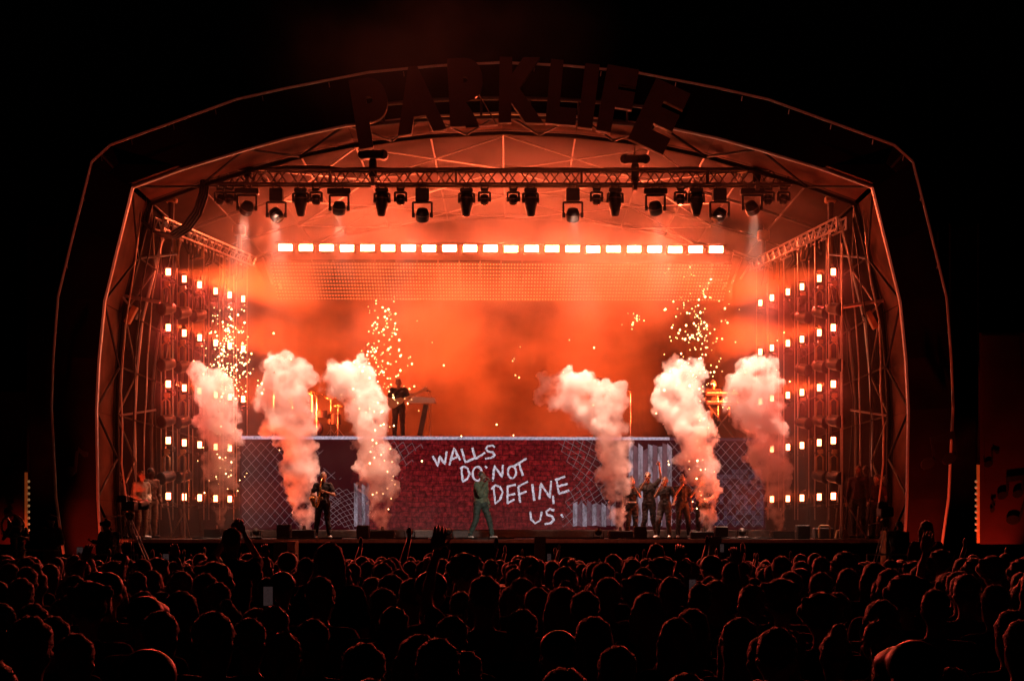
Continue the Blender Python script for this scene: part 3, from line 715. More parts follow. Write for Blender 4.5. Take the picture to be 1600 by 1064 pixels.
# amber uplights at the back of the riser
for px, e in ((560, 250), (740, 800), (860, 450)):
    p = P(px, 0, 50.0); p.z = rz; t = thing('floor_uplight', 'amber uplight on the back of the band riser, hidden in its own glowing smoke', 'lamp', p, 'amber uplights behind the band')
    MB().box(p + Vector((0, 0, .06)), (.4, .25, .12)).build('case', M['black'], t, bevel=.02); MB().box(p + Vector((0, 0, .13)), (.34, .2, .02)).build('lens', M['glass'], t)
    lamp('SPOT', 'amber_uplight', p + Vector((0, 0, .2)), p + Vector((0, .3, 3)), e, (1, .17, .03), .9, 170, 1., t)
# ---------------------------------------------------------------- stage haze, smoke plumes, sparks
def vol_mat(name, col, dens, nscale=0., lo=.4, hi=.65, lod=.2, aniso=0., detail=3, stretch=(1, 1, 1), ramp=None):
    m = bpy.data.materials.new(name); m.use_nodes = True; t = m.node_tree; N = t.nodes; L = t.links
    N.remove(N['Principled BSDF']); v = N.new('ShaderNodeVolumePrincipled'); L.new(v.outputs[0], N['Material Output'].inputs['Volume'])
    v.inputs['Color'].default_value = (*col, 1); v.inputs['Density'].default_value = dens; v.inputs['Anisotropy'].default_value = aniso
    if nscale:
        tc = N.new('ShaderNodeTexCoord'); mp = N.new('ShaderNodeMapping'); mp.inputs['Scale'].default_value = stretch; L.new(tc.outputs['Object'], mp.inputs['Vector'])
        nz = N.new('ShaderNodeTexNoise'); nz.inputs['Scale'].default_value = nscale; nz.inputs['Detail'].default_value = detail; nz.inputs['Roughness'].default_value = .55
        L.new(mp.outputs['Vector'], nz.inputs['Vector'])
        mr = N.new('ShaderNodeMapRange'); mr.inputs['From Min'].default_value = lo; mr.inputs['From Max'].default_value = hi
        mr.inputs['To Min'].default_value = dens * lod; mr.inputs['To Max'].default_value = dens
        L.new(nz.outputs['Fac'], mr.inputs['Value']); L.new(mr.outputs[0], v.inputs['Density'])
    return m
def haze_mat():
    m = vol_mat('stage_haze', (.96, .93, .91), HAZE, .3, .43, .63, .04, .3, 5, (.85, .9, 1.1)); t = m.node_tree; N = t.nodes; L = t.links
    v = next(n for n in N if n.type == 'PRINCIPLED_VOLUME'); src = v.inputs['Density'].links[0].from_socket
    tc = N.new('ShaderNodeTexCoord'); sx = N.new('ShaderNodeSeparateXYZ'); L.new(tc.outputs['Object'], sx.inputs[0])
    a = N.new('ShaderNodeMath'); a.operation = 'MULTIPLY_ADD'; a.inputs[1].default_value = .42; L.new(sx.outputs['Z'], a.inputs[0]); L.new(sx.outputs['Y'], a.inputs[2])
    r = N.new('ShaderNodeMapRange'); r.inputs['From Min'].default_value = -1.6; r.inputs['From Max'].default_value = .2; r.inputs['To Min'].default_value = .06; r.inputs['To Max'].default_value = 1; L.new(a.outputs[0], r.inputs['Value'])
    k = N.new('ShaderNodeMath'); k.operation = 'MULTIPLY'; L.new(src, k.inputs[0]); L.new(r.outputs[0], k.inputs[1]); ax = N.new('ShaderNodeMath'); ax.operation = 'ABSOLUTE'; L.new(sx.outputs['X'], ax.inputs[0])
    az = N.new('ShaderNodeMath'); az.operation = 'MULTIPLY_ADD'; az.inputs[1].default_value = -.27; L.new(sx.outputs['Z'], az.inputs[0]); L.new(ax.outputs[0], az.inputs[2])
    rx = N.new('ShaderNodeMapRange'); rx.interpolation_type = 'SMOOTHSTEP'; rx.inputs['From Min'].default_value = 4.4; rx.inputs['From Max'].default_value = 7.6; rx.inputs['To Min'].default_value = 1; rx.inputs['To Max'].default_value = .16; L.new(az.outputs[0], rx.inputs['Value'])
    k2 = N.new('ShaderNodeMath'); k2.operation = 'MULTIPLY'; L.new(k.outputs[0], k2.inputs[0]); L.new(rx.outputs[0], k2.inputs[1]); 
    sd = N.new('ShaderNodeMapRange'); sd.interpolation_type = 'SMOOTHSTEP'; sd.inputs['From Min'].default_value = 5.2; sd.inputs['From Max'].default_value = 6.8; sd.inputs['To Min'].default_value = 0; sd.inputs['To Max'].default_value = HAZE * .1; L.new(ax.outputs[0], sd.inputs['Value'])
    mx = N.new('ShaderNodeMath'); mx.operation = 'MAXIMUM'; L.new(k2.outputs[0], mx.inputs[0]); L.new(sd.outputs[0], mx.inputs[1])
    zf = N.new('ShaderNodeMapRange'); zf.inputs['From Min'].default_value = 2.6; zf.inputs['From Max'].default_value = 7.2; zf.inputs['To Min'].default_value = .5; zf.inputs['To Max'].default_value = 1.08; L.new(sx.outputs['Z'], zf.inputs['Value'])
    k3 = N.new('ShaderNodeMath'); k3.operation = 'MULTIPLY'; L.new(k2.outputs[0], k3.inputs[0]); L.new(zf.outputs[0], k3.inputs[1]); L.new(k3.outputs[0], mx.inputs[0])
    L.new(mx.outputs[0], v.inputs['Density']); m.cycles.volume_step_rate = .35; return m
def prism(pts, y0, y1):
    n = len(pts); m = MB()
    m.add([(x, y0, z) for x, z in pts] + [(x, y1, z) for x, z in pts], [tuple(range(n)), tuple(range(2 * n - 1, n - 1, -1))] + [((i + 1) % n, i, n + i, n + (i + 1) % n) for i in range(n)])
    return m
hz = [(CX + (x - CX) * .975, min(z, 99) - .12) for x, z in pin[1:-1]]
hz = [(hz[0][0], STZ + .03)] + hz[1:-1] + [(hz[-1][0], STZ + .03)]
M['haze'] = haze_mat()
o = prism(hz, 41.5, 54.7).build('stage_smoke', M['haze'], loc=(CX, 48, STZ), bevel=1e-6); tag(o, 'thin lit smoke filling the whole stage', 'smoke', kind='stuff')

def plume(path, seed, label, yy=44.0, back=.6):
    rr = random.Random(seed); m = MB(); k = yy / F
    for i in range(len(path) - 1):
        (x0, y0, r0), (x1, y1, r1) = path[i], path[i + 1]
        r0, r1 = [r_ * (2.0 if y_ > 780 else 1.5 if y_ > 740 else 1.3 if y_ > 700 else 1.08) for r_, y_ in ((r0, y0), (r1, y1))]
        n = max(2, int(math.dist((x0, y0), (x1, y1)) / (5 + .16 * (r0 + r1))))
        for j in range(n):
            t = j / n; x, y, r = x0 + (x1 - x0) * t, y0 + (y1 - y0) * t, r0 + (r1 - r0) * t
            c = P(x, y, yy + back * (825 - y) / 260)
            m.sph(c, r * k * .92, 12, 8)
            for q in range(6 if r > 12 else 1):       # billows standing out of the column
                a, e = rr.uniform(0, 6.28), rr.uniform(-1, 1)
                d = Vector((math.cos(a), math.sin(a) * .8, e)); rb = r * k * rr.uniform(.28, .5)
                m.sph(c + d * r * k * .86, rb, 10, 6)
    base = P(path[0][0], path[0][1], yy)
    me = m.mesh('plume', base); tmp = bpy.data.objects.new('tmp', me); COL.objects.link(tmp)
    rm = tmp.modifiers.new('r', 'REMESH'); rm.mode = 'VOXEL'; rm.voxel_size = .042
    sm = tmp.modifiers.new('s', 'SMOOTH'); sm.iterations = 3; sm.factor = .5
    for nm, sz, stg in (('billow', .5, .3), ('curl', .2, .22), ('wisp', .09, .09)):
        tx = bpy.data.textures.new(nm, 'CLOUDS'); tx.noise_scale = sz; tx.noise_depth = 2
        dm = tmp.modifiers.new(nm, 'DISPLACE'); dm.texture = tx; dm.strength = stg; dm.mid_level = .55; dm.texture_coords = 'GLOBAL'
    bpy.context.view_layer.update()
    fm = bpy.data.meshes.new_from_object(tmp.evaluated_get(bpy.context.evaluated_depsgraph_get()))
    bpy.data.objects.remove(tmp)
    fm.materials.clear(); fm.materials.append(M['plume'])
    o = bpy.data.objects.new('smoke_plume', fm); COL.objects.link(o); o.location = base
    return tag(o, label, 'smoke', 'smoke jets along the stage front', 'thing')
M['plume'] = vol_mat('thick_smoke', (.97, .95, .94), PLUME, 2.1, .4, .66, .0, 0., 5); M['plume'].cycles.volume_step_rate = .22
plume([(345, 828, 4), (345, 800, 6), (342, 760, 13), (345, 720, 20), (345, 690, 26), (340, 650, 33), (335, 615, 33), (335, 590, 24)], 1, 'leftmost smoke jet, rising before the left lamp curtain', 43.3, .1)
plume([(476, 830, 5), (474, 800, 10), (468, 760, 16), (466, 720, 23), (464, 690, 28), (452, 650, 38), (444, 612, 40), (438, 582, 30), (462, 580, 26), (420, 610, 24)], 2, 'smoke jet rising left of the saxophone player')
plume([(595, 830, 5), (595, 800, 9), (590, 760, 17), (586, 720, 26), (579, 690, 28), (572, 650, 31), (565, 612, 34), (545, 592, 31), (520, 592, 22), (515, 612, 14), (550, 590, 30), (584, 588, 20)], 3, 'smoke jet with a broad top beside the guitarist')
plume([(965, 828, 5), (965, 790, 8), (960, 750, 14), (955, 710, 21), (945, 672, 28), (930, 640, 33), (900, 618, 34), (870, 612, 26), (848, 622, 16), (880, 596, 22), (905, 612, 28), (945, 622, 30), (962, 650, 20)], 4, 'smoke jet billowing sideways behind the singing group')
plume([(1105, 830, 5), (1105, 800, 8), (1100, 760, 13), (1094, 725, 22), (1083, 690, 29), (1068, 650, 37), (1060, 612, 38), (1058, 585, 26), (1044, 602, 20)], 5, 'tall smoke jet in front of the keyboard player')
plume([(1217, 828, 5), (1214, 795, 8), (1210, 755, 14), (1202, 715, 25), (1190, 680, 31), (1180, 640, 36), (1174, 605, 38), (1178, 580, 24), (1196, 690, 26), (1228, 700, 14)], 6, 'rightmost smoke jet, before the right lamp curtain', 43.3, .1)
# smoke drifting over the roof arch
M['drift'] = vol_mat('drifting_smoke', (.95, .85, .85), .3, .45, .36, .72, .0, .0, 5)
_t = M['drift'].node_tree; _v = next(n for n in _t.nodes if n.type == 'PRINCIPLED_VOLUME'); _s = _v.inputs['Density'].links[0].from_socket
_c = _t.nodes.new('ShaderNodeTexCoord'); _m = _t.nodes.new('ShaderNodeMapping'); _m.inputs['Scale'].default_value = (.22, .46, .39); _m.inputs['Rotation'].default_value = (0, R(14), 0)
_g = _t.nodes.new('ShaderNodeTexGradient'); _g.gradient_type = 'QUADRATIC_SPHERE'; _k = _t.nodes.new('ShaderNodeMath'); _k.operation = 'MULTIPLY'
_t.links.new(_c.outputs['Object'], _m.inputs['Vector']); _t.links.new(_m.outputs[0], _g.inputs['Vector']); _t.links.new(_g.outputs['Fac'], _k.inputs[0]); _t.links.new(_s, _k.inputs[1]); _t.links.new(_k.outputs[0], _v.inputs['Density'])
m = MB()
m.sph(P(670, 60, 34), (4.6, 2.2, 2.6), 20, 12)
me = m.mesh('d', P(670, 60, 34)); tmp = bpy.data.objects.new('tmp', me); COL.objects.link(tmp)
rm = tmp.modifiers.new('r', 'REMESH'); rm.mode = 'VOXEL'; rm.voxel_size = .2
bpy.context.view_layer.update(); fm = bpy.data.meshes.new_from_object(tmp.evaluated_get(bpy.context.evaluated_depsgraph_get())); bpy.data.objects.remove(tmp)
fm.materials.clear(); fm.materials.append(M['drift'])
o = bpy.data.objects.new('drifting_smoke', fm); COL.objects.link(o); o.location = P(670, 60, 34); tag(o, 'faint dark red smoke drifting up over the sign on the roof', 'smoke', kind='stuff')
# pyrotechnic sparks
M['spark'] = mat('spark', (1, .8, .5), .4, emit=(1, .55, .22), estr=11)
def sparks(n, fn, Y, seed, label):
    rr = random.Random(seed); m = MB()
    for i in range(n):
        px, py = fn(rr); c = P(px, py, Y + rr.uniform(-.5, .5)); r = rr.choice((.008, .01, .013, .016, .023)) * rr.uniform(.8, 1.2)
        m.add([c + Vector(v) * r for v in ((1, 0, 0), (-1, 0, 0), (0, 1, 0), (0, -1, 0), (0, 0, 1.2), (0, 0, -1.2))], [(0, 2, 4), (2, 1, 4), (1, 3, 4), (3, 0, 4), (2, 0, 5), (1, 2, 5), (3, 1, 5), (0, 3, 5)])
    o = m.build('spark_burst', M['spark'], loc=P(*fn(random.Random(1)), Y)); tag(o, label, 'sparks', 'bursts of sparks over the smoke', 'stuff')
def fountain(x, y0, y1, w0, w1):
    def f(r):
        t = min(1, abs(r.gauss(0, .55))) if r.random() < .75 else r.random(); y = y0 + (y1 - y0) * (1 - t if r.random() < .0 else r.betavariate(2, 2)); u = (y - y1) / (y0 - y1)
        return x + r.gauss(0, 1) * (w0 * (1 - u) + w1 * u) * .62, y
    return f
sparks(230, fountain(358, 470, 640, 34, 24), 43.6, 3, 'dense burst of gold sparks before the left lamp curtain')
sparks(150, fountain(597, 462, 650, 46, 26), 43.7, 4, 'burst of gold sparks left of the guitarist')
sparks(170, fountain(1090, 415, 650, 50, 34), 43.7, 5, 'burst of gold sparks above the keyboard player')
sparks(14, fountain(994, 478, 525, 14, 8), 44.6, 6, 'few gold sparks in the air behind the microphone stand')
sparks(40, fountain(345, 640, 790, 40, 14), 43.4, 7, 'sparks falling through the leftmost smoke jet')
sparks(30, fountain(596, 640, 800, 26, 14), 43.4, 8, 'sparks falling through the smoke jet beside the guitarist')
sparks(22, fountain(1090, 640, 800, 26, 14), 43.4, 9, 'sparks falling through the smoke jet before the keyboard player')
sparks(40, lambda r: (r.uniform(400, 1240), r.uniform(470, 730)), 45, 10, 'stray sparks scattered across the stage air')
# ---------------------------------------------------------------- people
M['skin'] = mat('warm_brown_skin', (.32, .17, .1), .5, var=.08, scale=12)
M['skin_dark'] = mat('dark_brown_skin', (.13, .065, .04), .45, var=.1, scale=12)
M['skin_pale'] = mat('pale_skin', (.5, .32, .24), .5, var=.08, scale=12)
M['eye'] = mat('eye_dark', (.02, .015, .012), .2)
M['hair'] = mat('dark_hair', (.04, .028, .022), .5, var=.5, scale=60, bump=.35, spec=.8, sheen=1.)
M['hair_brown'] = mat('brown_hair', (.08, .045, .028), .5, var=.5, scale=60, bump=.35, spec=.8, sheen=1.)
M['hair_fair'] = mat('fair_hair', (.16, .1, .05), .5, var=.4, scale=60, bump=.5)
M['olive'] = mat('olive_jacket', (.09, .106, .064), .75, var=.35, scale=14, bump=.5)
M['olive_dark'] = mat('dark_green_trousers', (.03, .042, .033), .75, var=.35, scale=14, bump=.5)
M['blackcloth'] = mat('black_cotton', (.011, .009, .009), .85, var=.4, scale=14, bump=.4)
M['greycloth'] = mat('grey_cotton', (.06, .055, .055), .85, var=.4, scale=14, bump=.4)
M['bluecloth'] = mat('denim', (.035, .045, .075), .85, var=.4, scale=14, bump=.4)
M['redcloth'] = mat('red_cotton', (.055, .008, .01), .85, var=.3, scale=14, bump=.4)
M['cream'] = mat('cream_shirt', (.5, .42, .3), .8, var=.15, scale=10, bump=.4)
M['brownjacket'] = mat('brown_jacket', (.14, .065, .035), .75, var=.3, scale=12, bump=.4)
M['tan'] = mat('tan_trousers', (.26, .17, .1), .8, var=.25, scale=12, bump=.4)
M['whiteshoe'] = mat('white_leather', (.75, .72, .68), .5, var=.1)
M['screen_lit'] = mat('phone_screen', (.1, .1, .1), .2, emit=(.75, .45, .45), estr=.03, var=.9, scale=30)

V3 = Vector
def remesh(m, vox, name, smooth=3):
    me = m.mesh(name); bm = bmesh.new(); bm.from_mesh(me); bmesh.ops.recalc_face_normals(bm, faces=bm.faces); bm.to_mesh(me); bm.free()
    tmp = bpy.data.objects.new('tmp', me); COL.objects.link(tmp)
    r = tmp.modifiers.new('r', 'REMESH'); r.mode = 'VOXEL'; r.voxel_size = vox
    s = tmp.modifiers.new('s', 'SMOOTH'); s.iterations = smooth; s.factor = .5
    bpy.context.view_layer.update()
    out = bpy.data.meshes.new_from_object(tmp.evaluated_get(bpy.context.evaluated_depsgraph_get())); out.name = name
    bpy.data.objects.remove(tmp); bpy.data.meshes.remove(me)
    out.polygons.foreach_set('use_smooth', [True] * len(out.polygons)); return out
def join_into(me, m, slot):                     # add loose shells (fingers, eyes) to a body mesh with material slot
    bm = bmesh.new(); bm.from_mesh(me); t = m.mesh('t'); n = len(bm.faces); bm.from_mesh(t); bm.faces.ensure_lookup_table()
    for f in bm.faces[n:]: f.material_index = slot; f.smooth = True
    bm.to_mesh(me); bm.free(); bpy.data.meshes.remove(t)

BASE = dict(pel=(0, 0, .95), chest=(0, 0, 1.28), neck=(0, .01, 1.47), head=(0, -.015, 1.635),
            shl=(-.185, 0, 1.41), shr=(.185, 0, 1.41), ell=(-.25, .03, 1.13), elr=(.25, .03, 1.13), wrl=(-.26, -.06, .88), wrr=(.26, -.06, .88),
            hil=(-.095, 0, .92), hir=(.095, 0, .92), knl=(-.11, -.02, .5), knr=(.11, -.02, .5), anl=(-.12, .03, .085), anr=(.12, .03, .085))
def hand(m, w, d, side, curl=.5, s=1.):         # palm, four fingers and a thumb from the wrist along d
    d = V3(d).normalized(); up = V3((0, -1, 0)) if abs(d.y) < .8 else V3((0, 0, 1))
    x = d.cross(up).normalized() * side; n = x.cross(d).normalized() * side
    w = V3(w); pc = w + d * .05 * s
    m.sph(pc, (.04 * s, .016 * s, .055 * s), 8, 6, Matrix((x, n, d)).transposed())
    for i, (o, L_) in enumerate(((-.028, .062), (-.01, .075), (.01, .07), (.027, .055))):
        p = pc + d * .035 * s + x * o * s; a = curl * .8; e1 = p + (d * math.cos(a) + n * math.sin(a)) * L_ * .5 * s
        a2 = curl * 1.9; e2 = e1 + (d * math.cos(a2) + n * math.sin(a2)) * L_ * .5 * s
        m.tube([p - d * .02, p, e1, e2], [.0095 * s, .0095 * s, .0085 * s, .0065 * s], 6)
    t0 = pc - x * .03 * s - d * .02 * s; t1 = t0 + (d * .6 - x * .7 + n * .3).normalized() * .035 * s; t2 = t1 + (d * .8 - x * .2 + n * .4 * (1 + curl)).normalized() * .03 * s
    m.tube([t0 + x * .01, t1, t2], [.012 * s, .0105 * s, .008 * s], 6)
def head_parts(m, h, yaw, pitch, fine=True):
    rot = Matrix.Rotation(yaw, 3, 'Z') @ Matrix.Rotation(pitch, 3, 'X')
    q = lambda *a: V3(h) + rot @ V3(a)
    m.sph(q(0, .012, .03), (.076, .094, .092), 14, 10, rot)          # cranium
    m.sph(q(0, -.02, -.05), (.058, .07, .075), 12, 8, rot)           # jaw
    m.sph(q(0, -.066, -.095), (.026, .026, .022), 8, 6, rot)         # chin
    if fine:
        m.cyl(q(0, -.083, .012), q(0, -.108, -.03), .011, .017, 6)   # nose
        m.sph(q(0, -.105, -.034), (.02, .016, .013), 8, 5, rot)
        m.sph(q(0, -.082, -.064), (.026, .014, .013), 8, 5, rot)     # mouth
        m.sph(q(0, -.076, .026), (.054, .02, .012), 8, 5, rot)       # brow
        for s_ in (-1, 1): m.sph(q(s_ * .078, .01, -.01), (.012, .024, .034), 8, 6, rot)  # ears
    return q, rot
def build_person(pose=None, yaw=0., pitch=0., skin='skin', top='blackcloth', legs='blackcloth', shoes='black', hair='hair', hairdo='short', vox=.02,
                 sleeves='short', girl=False, beard=False, glasses=False, curl=(.5, .5), hdir=(None, None), cap=None, h=1., bulk=0., belt=False):
    J = {k: V3(v) for k, v in BASE.items()}
    if girl:
        for k in ('shl', 'shr'): J[k].x *= .9
    for k, v in (pose or {}).items(): J[k] = V3(v)
    for k in J: J[k] = J[k] * h
    b = MB()
    for s_ in ('l', 'r'):
        b.cap(J['sh' + s_], J['el' + s_], .05, .04); b.cap(J['el' + s_], J['wr' + s_], .04, .027)
        b.cap(J['hi' + s_], J['kn' + s_], .085, .055); b.cap(J['kn' + s_], J['an' + s_], .054, .034)
        f = J['an' + s_]; fd = V3((.25 if s_ == 'r' else -.25, -1, 0)).normalized(); fd = Matrix.Rotation(yaw * .6, 3, 'Z') @ fd
        b.cap(f - V3((0, 0, .045)), f + fd * .15 - V3((0, 0, .055)), .035, .028)
    tw = .85 if girl else 1
    b.cap(J['pel'] - V3((.06, 0, 0)), J['pel'] + V3((.06, 0, 0)), .105); mid = J['pel'].lerp(J['chest'], .5)
    b.cap(J['pel'], mid, .115 * tw, .105 * tw); b.sph(mid + V3((0, 0, .02)), (.14 * tw, .1, .14)); b.sph(J['chest'], (.165 * tw, .112, .17))
    b.cap(J['chest'], J['neck'], .1, .055); b.cap(J['shl'], J['shr'], .058); b.cap(J['neck'] - V3((0, 0, .03)), J['head'] - V3((0, 0, .05)), .056, .052)
    Q, rot = head_parts(b, J['head'], yaw, pitch)
    me = remesh(b, vox, 'person', 2)
    if vox < .024:
        hm = MB()                                 # finer head shell so that the face keeps its features
        head_parts(hm, J['head'], yaw, pitch); fm = remesh(hm, .0095, 'f', 2)
        bm = bmesh.new(); bm.from_mesh(me); bm.from_mesh(fm)
        for f in bm.faces: f.smooth = True
        bm.to_mesh(me); bm.free(); bpy.data.meshes.remove(fm)
    fm = MB()
    for i, s_ in enumerate(('l', 'r')):
        d = hdir[i] or (J['wr' + s_] - J['el' + s_]); hand(fm, J['wr' + s_], d, -1 if s_ == 'l' else 1, curl[i])
    join_into(me, fm, 0)
    em = MB()
    for s_ in (-1, 1): em.sph(Q(s_ * .032, -.083, .008), (.013, .008, .009), 6, 4, rot)
    if glasses:
        for s_ in (-1, 1): em.sph(Q(s_ * .034, -.094, .008), (.032, .01, .024), 8, 5, rot)
        em.tube([Q(-.078, 0, .015), Q(-.066, -.088, .016), Q(.066, -.088, .016), Q(.078, 0, .015)], .006, 5)
    join_into(me, em, 1)
    me.materials.append(M[skin]); me.materials.append(M['eye'])
    root = bpy.data.objects.new('person', me); COL.objects.link(root)
    def part(name, mb, mt, vx=None, sm=3):
        q = remesh(mb, vx or vox, name, sm)
        if name != 'shoe' and vox < .028:         # folds in the cloth
            for v in q.vertices:
                c_ = v.co; f_ = abs(noise.noise(V3((c_.x * 9 + c_.z * 5, c_.y * 9, c_.z * 15 + J['pel'].x * 7)))); v.co = c_ + v.normal * (.012 - f_ * .034)
        q.materials.append(M[mt]); o = bpy.data.objects.new(name, q); COL.objects.link(o); o.parent = root; return o
    # top
    t = MB(); g = bulk
    t.sph(J['chest'], (.18 * tw + .01 + g, .128 + g, .185)); t.sph(mid + V3((0, 0, .02)), (.155 * tw + .01 + g, .122 + g, .17)); t.cap(J['shl'], J['shr'], .072)
    t.cap(J['chest'], J['neck'] - V3((0, 0, .03)), .115, .075); t.cap(J['pel'] + V3((-.05, 0, .03)), J['pel'] + V3((.05, 0, .03)), .128); t.cap(J['pel'] + V3((0, 0, .05)), mid, .128, .125)
    for s_ in ('l', 'r'):
        if sleeves == 'long': t.cap(J['sh' + s_], J['el' + s_], .069 + g * .6, .058 + g * .5); t.cap(J['el' + s_], J['el' + s_].lerp(J['wr' + s_], .92), .058 + g * .5, .042 + g * .4)
        else: t.cap(J['sh' + s_], J['sh' + s_].lerp(J['el' + s_], .62), .07, .064)
    part('jacket' if sleeves == 'long' else 'shirt', t, top)
    l = MB(); l.cap(J['pel'] - V3((.07, 0, .02)), J['pel'] + V3((.07, 0, -.02)), .122)
    for s_ in ('l', 'r'): l.cap(J['hi' + s_], J['kn' + s_], .102, .075); l.cap(J['kn' + s_], J['an' + s_] + V3((0, 0, .03)), .075, .058)
    part('trousers', l, legs)
    for s_ in ('l', 'r'):
        f = J['an' + s_]; fd = V3((.25 if s_ == 'r' else -.25, -1, 0)).normalized(); fd = Matrix.Rotation(yaw * .6, 3, 'Z') @ fd
        sh = MB(); sh.cap(f - V3((0, 0, .035)) - fd * .03, f + fd * .15 - V3((0, 0, .045)), .046, .04); part('shoe', sh, shoes, .018)
    hb = MB()
    if hairdo == 'short': hb.sph(Q(0, .024, .045), (.087, .098, .092), 14, 10, rot)
    elif hairdo == 'crop': hb.sph(Q(0, .022, .042), (.08, .093, .086), 14, 10, rot)
    elif hairdo == 'afro': hb.sph(Q(0, .03, .07), (.125, .125, .115), 14, 10, rot); [hb.sph(Q(.11 * math.cos(a), .03 + .11 * math.sin(a), .07 + .06 * math.sin(a * 3)), .04, 8, 6) for a in [i * .7 for i in range(9)]]
    elif hairdo == 'long':
        hb.sph(Q(0, .028, .045), (.095, .103, .095), 14, 10, rot); hb.cap(Q(0, .075, 0), Q(0, .1, -.3), .085, .06)
        for s_ in (-1, 1): hb.cap(Q(s_ * .07, .03, .0), Q(s_ * .085, .02, -.28), .042, .035)
    elif hairdo == 'bun': hb.sph(Q(0, .024, .042), (.084, .096, .09), 14, 10, rot); hb.sph(Q(0, .07, .14), .05, 10, 8)
    elif hairdo == 'tail': hb.sph(Q(0, .024, .042), (.084, .096, .09), 14, 10, rot); hb.cap(Q(0, .11, .05), Q(0, .14, -.16), .035, .02)
    if beard: hb.sph(Q(0, -.045, -.09), (.056, .052, .04), 10, 8, rot)
    hv = .016 if vox < .024 else .022
    q = remesh(hb, hv, 'hair', 2)
    for v in q.vertices:                          # uneven locks
        n_ = noise.noise(v.co * 34) * .011 + noise.noise(v.co * 90) * .006; v.co += v.normal * n_
    if hairdo != 'crop' or vox > .024:            # flyaway strands that catch the rim light
        rs_ = random.Random(len(q.vertices)); vs = []; fs = []; nv_ = len(q.vertices); sv = [v for v in q.vertices if v.co.z > J['head'].z - .06]
        for v in rs_.sample(sv, min(len(sv), 420)):
            n_ = v.normal; tn = n_.orthogonal().normalized(); tn = Matrix.Rotation(rs_.uniform(0, 6.28), 3, n_) @ tn; L_ = rs_.uniform(.012, .034)
            k = len(vs); sd = n_.cross(tn) * .0022; p0 = v.co - n_ * .004
            vs += [p0 - sd, p0 + sd, p0 + n_ * L_ * .7 + tn * L_ * .8]; fs.append((k, k + 1, k + 2))
        sm_ = bpy.data.meshes.new('t'); sm_.from_pydata(vs, [], fs); bm = bmesh.new(); bm.from_mesh(q); bm.from_mesh(sm_); bm.to_mesh(q); bm.free(); bpy.data.meshes.remove(sm_)
    q.materials.append(M[hair]); o = bpy.data.objects.new('hair', q); COL.objects.link(o); o.parent = root
    if cap:
        c = MB(); c.sph(Q(0, .015, .06), (.096, .108, .085), 12, 8, rot); c.cap(Q(0, -.09, .06), Q(0, -.15, .05), .06, .05); part('cap', c, cap, .016)
    if belt:
        c = MB(); c.lathe(J['pel'] + V3((0, 0, .075)), (0, 0, 1), [(0, .152), (.035, .152)], 16); o = c.build('belt', M['white'], None); o.parent = root
    return root
def stand(o, px, py, Y, label, group=None, cat='person', z=None):
    p = P(px, py, Y); o.location = (p.x, p.y, STZ if z is None else z); return tag(o, label, cat, group)

def microphone(tip, d, label, lk=.2):
    tip = V3(tip); d = V3(d).normalized()
    t = thing('microphone', label, 'microphone', tip)
    MB().lathe(tip, d, [(-.03, .008), (-.02, .022), (0, .028), (.025, .026), (.035, .02)], 12).build('grille', M['dark_alu'], t, smooth=True)
    MB().lathe(tip, d, [(.03, .02), (.06, .018), (lk, .012), (lk + .004, .006)], 10).build('handle', M['black'], t)
    return t
# singer: striding to the right, microphone at the mouth, other arm hanging behind
sg = build_person(dict(pel=(0, 0, .93), chest=(.01, 0, 1.26), neck=(.02, 0, 1.45), head=(.04, -.01, 1.62), shl=(-.1, -.12, 1.39), shr=(.11, .1, 1.39),
     ell=(-.0, -.26, 1.13), wrl=(.17, -.22, 1.45), elr=(.12, .18, 1.1), wrr=(.19, .1, .9), hil=(-.07, -.06, .91), hir=(.07, .06, .91),
     knl=(-.12, -.08, .49), anl=(-.27, -.07, .085), knr=(.22, .06, .5), anr=(.29, .08, .085)), yaw=R(68), skin='skin_dark', top='olive', legs='olive_dark', shoes='whiteshoe',
     hairdo='crop', beard=True, sleeves='long', curl=(1.2, .5), hdir=((.15, -.0, .35), None), vox=.017, bulk=.022)
stand(sg, 751, 840, 42.3, 'singer in olive green jacket and trousers striding before the brick wall with a microphone', )
p_ = sg.location
microphone(p_ + V3((.17, -.1, 1.57)), (.85, -.12, -.38), 'silver microphone held to the mouth of the singer in green', .24)
# saxophone player
sx = build_person(dict(ell=(-.3, -.06, 1.16), wrl=(-.06, -.26, 1.05), elr=(.3, -.08, 1.14), wrr=(.07, -.27, 1.24), anl=(-.2, .02, .085), knl=(-.15, -.03, .5), anr=(.17, 0, .085), head=(.01, -.03, 1.63)),
     yaw=R(8), pitch=R(6), skin='skin', hairdo='crop', shoes='whiteshoe', curl=(1., 1.), hdir=((.7, -.3, .1), (-.7, -.3, .1)))
stand(sx, 505, 838, 43.3, 'saxophone player in black t-shirt standing between two smoke jets')
p_ = sx.location
t = thing('saxophone', 'shiny brass saxophone held by the player in black', 'saxophone', p_ + V3((0, -.3, 1.1)))
pts = [V3(v) for v in ((.01, -.14, 1.55), (.0, -.22, 1.58), (-.02, -.3, 1.5), (-.05, -.31, 1.2), (-.1, -.3, .92), (-.14, -.31, .84), (-.2, -.33, .86), (-.22, -.36, .96), (-.23, -.42, 1.08))]
MB().tube([p_ + v for v in pts], [.008, .011, .018, .026, .034, .042, .05, .062, .1], 12).build('body_tube', M['gold'], t, smooth=True)
MB().tube([p_ + V3((.012, -.12, 1.545)), p_ + V3((.01, -.16, 1.555))], [.012, .01], 8).build('mouthpiece', M['black'], t)
m = MB()
for k in range(7): m.sph(p_ + V3((-.03 - .008 * k, -.345, 1.4 - k * .07)), (.022, .012, .022), 8, 5)
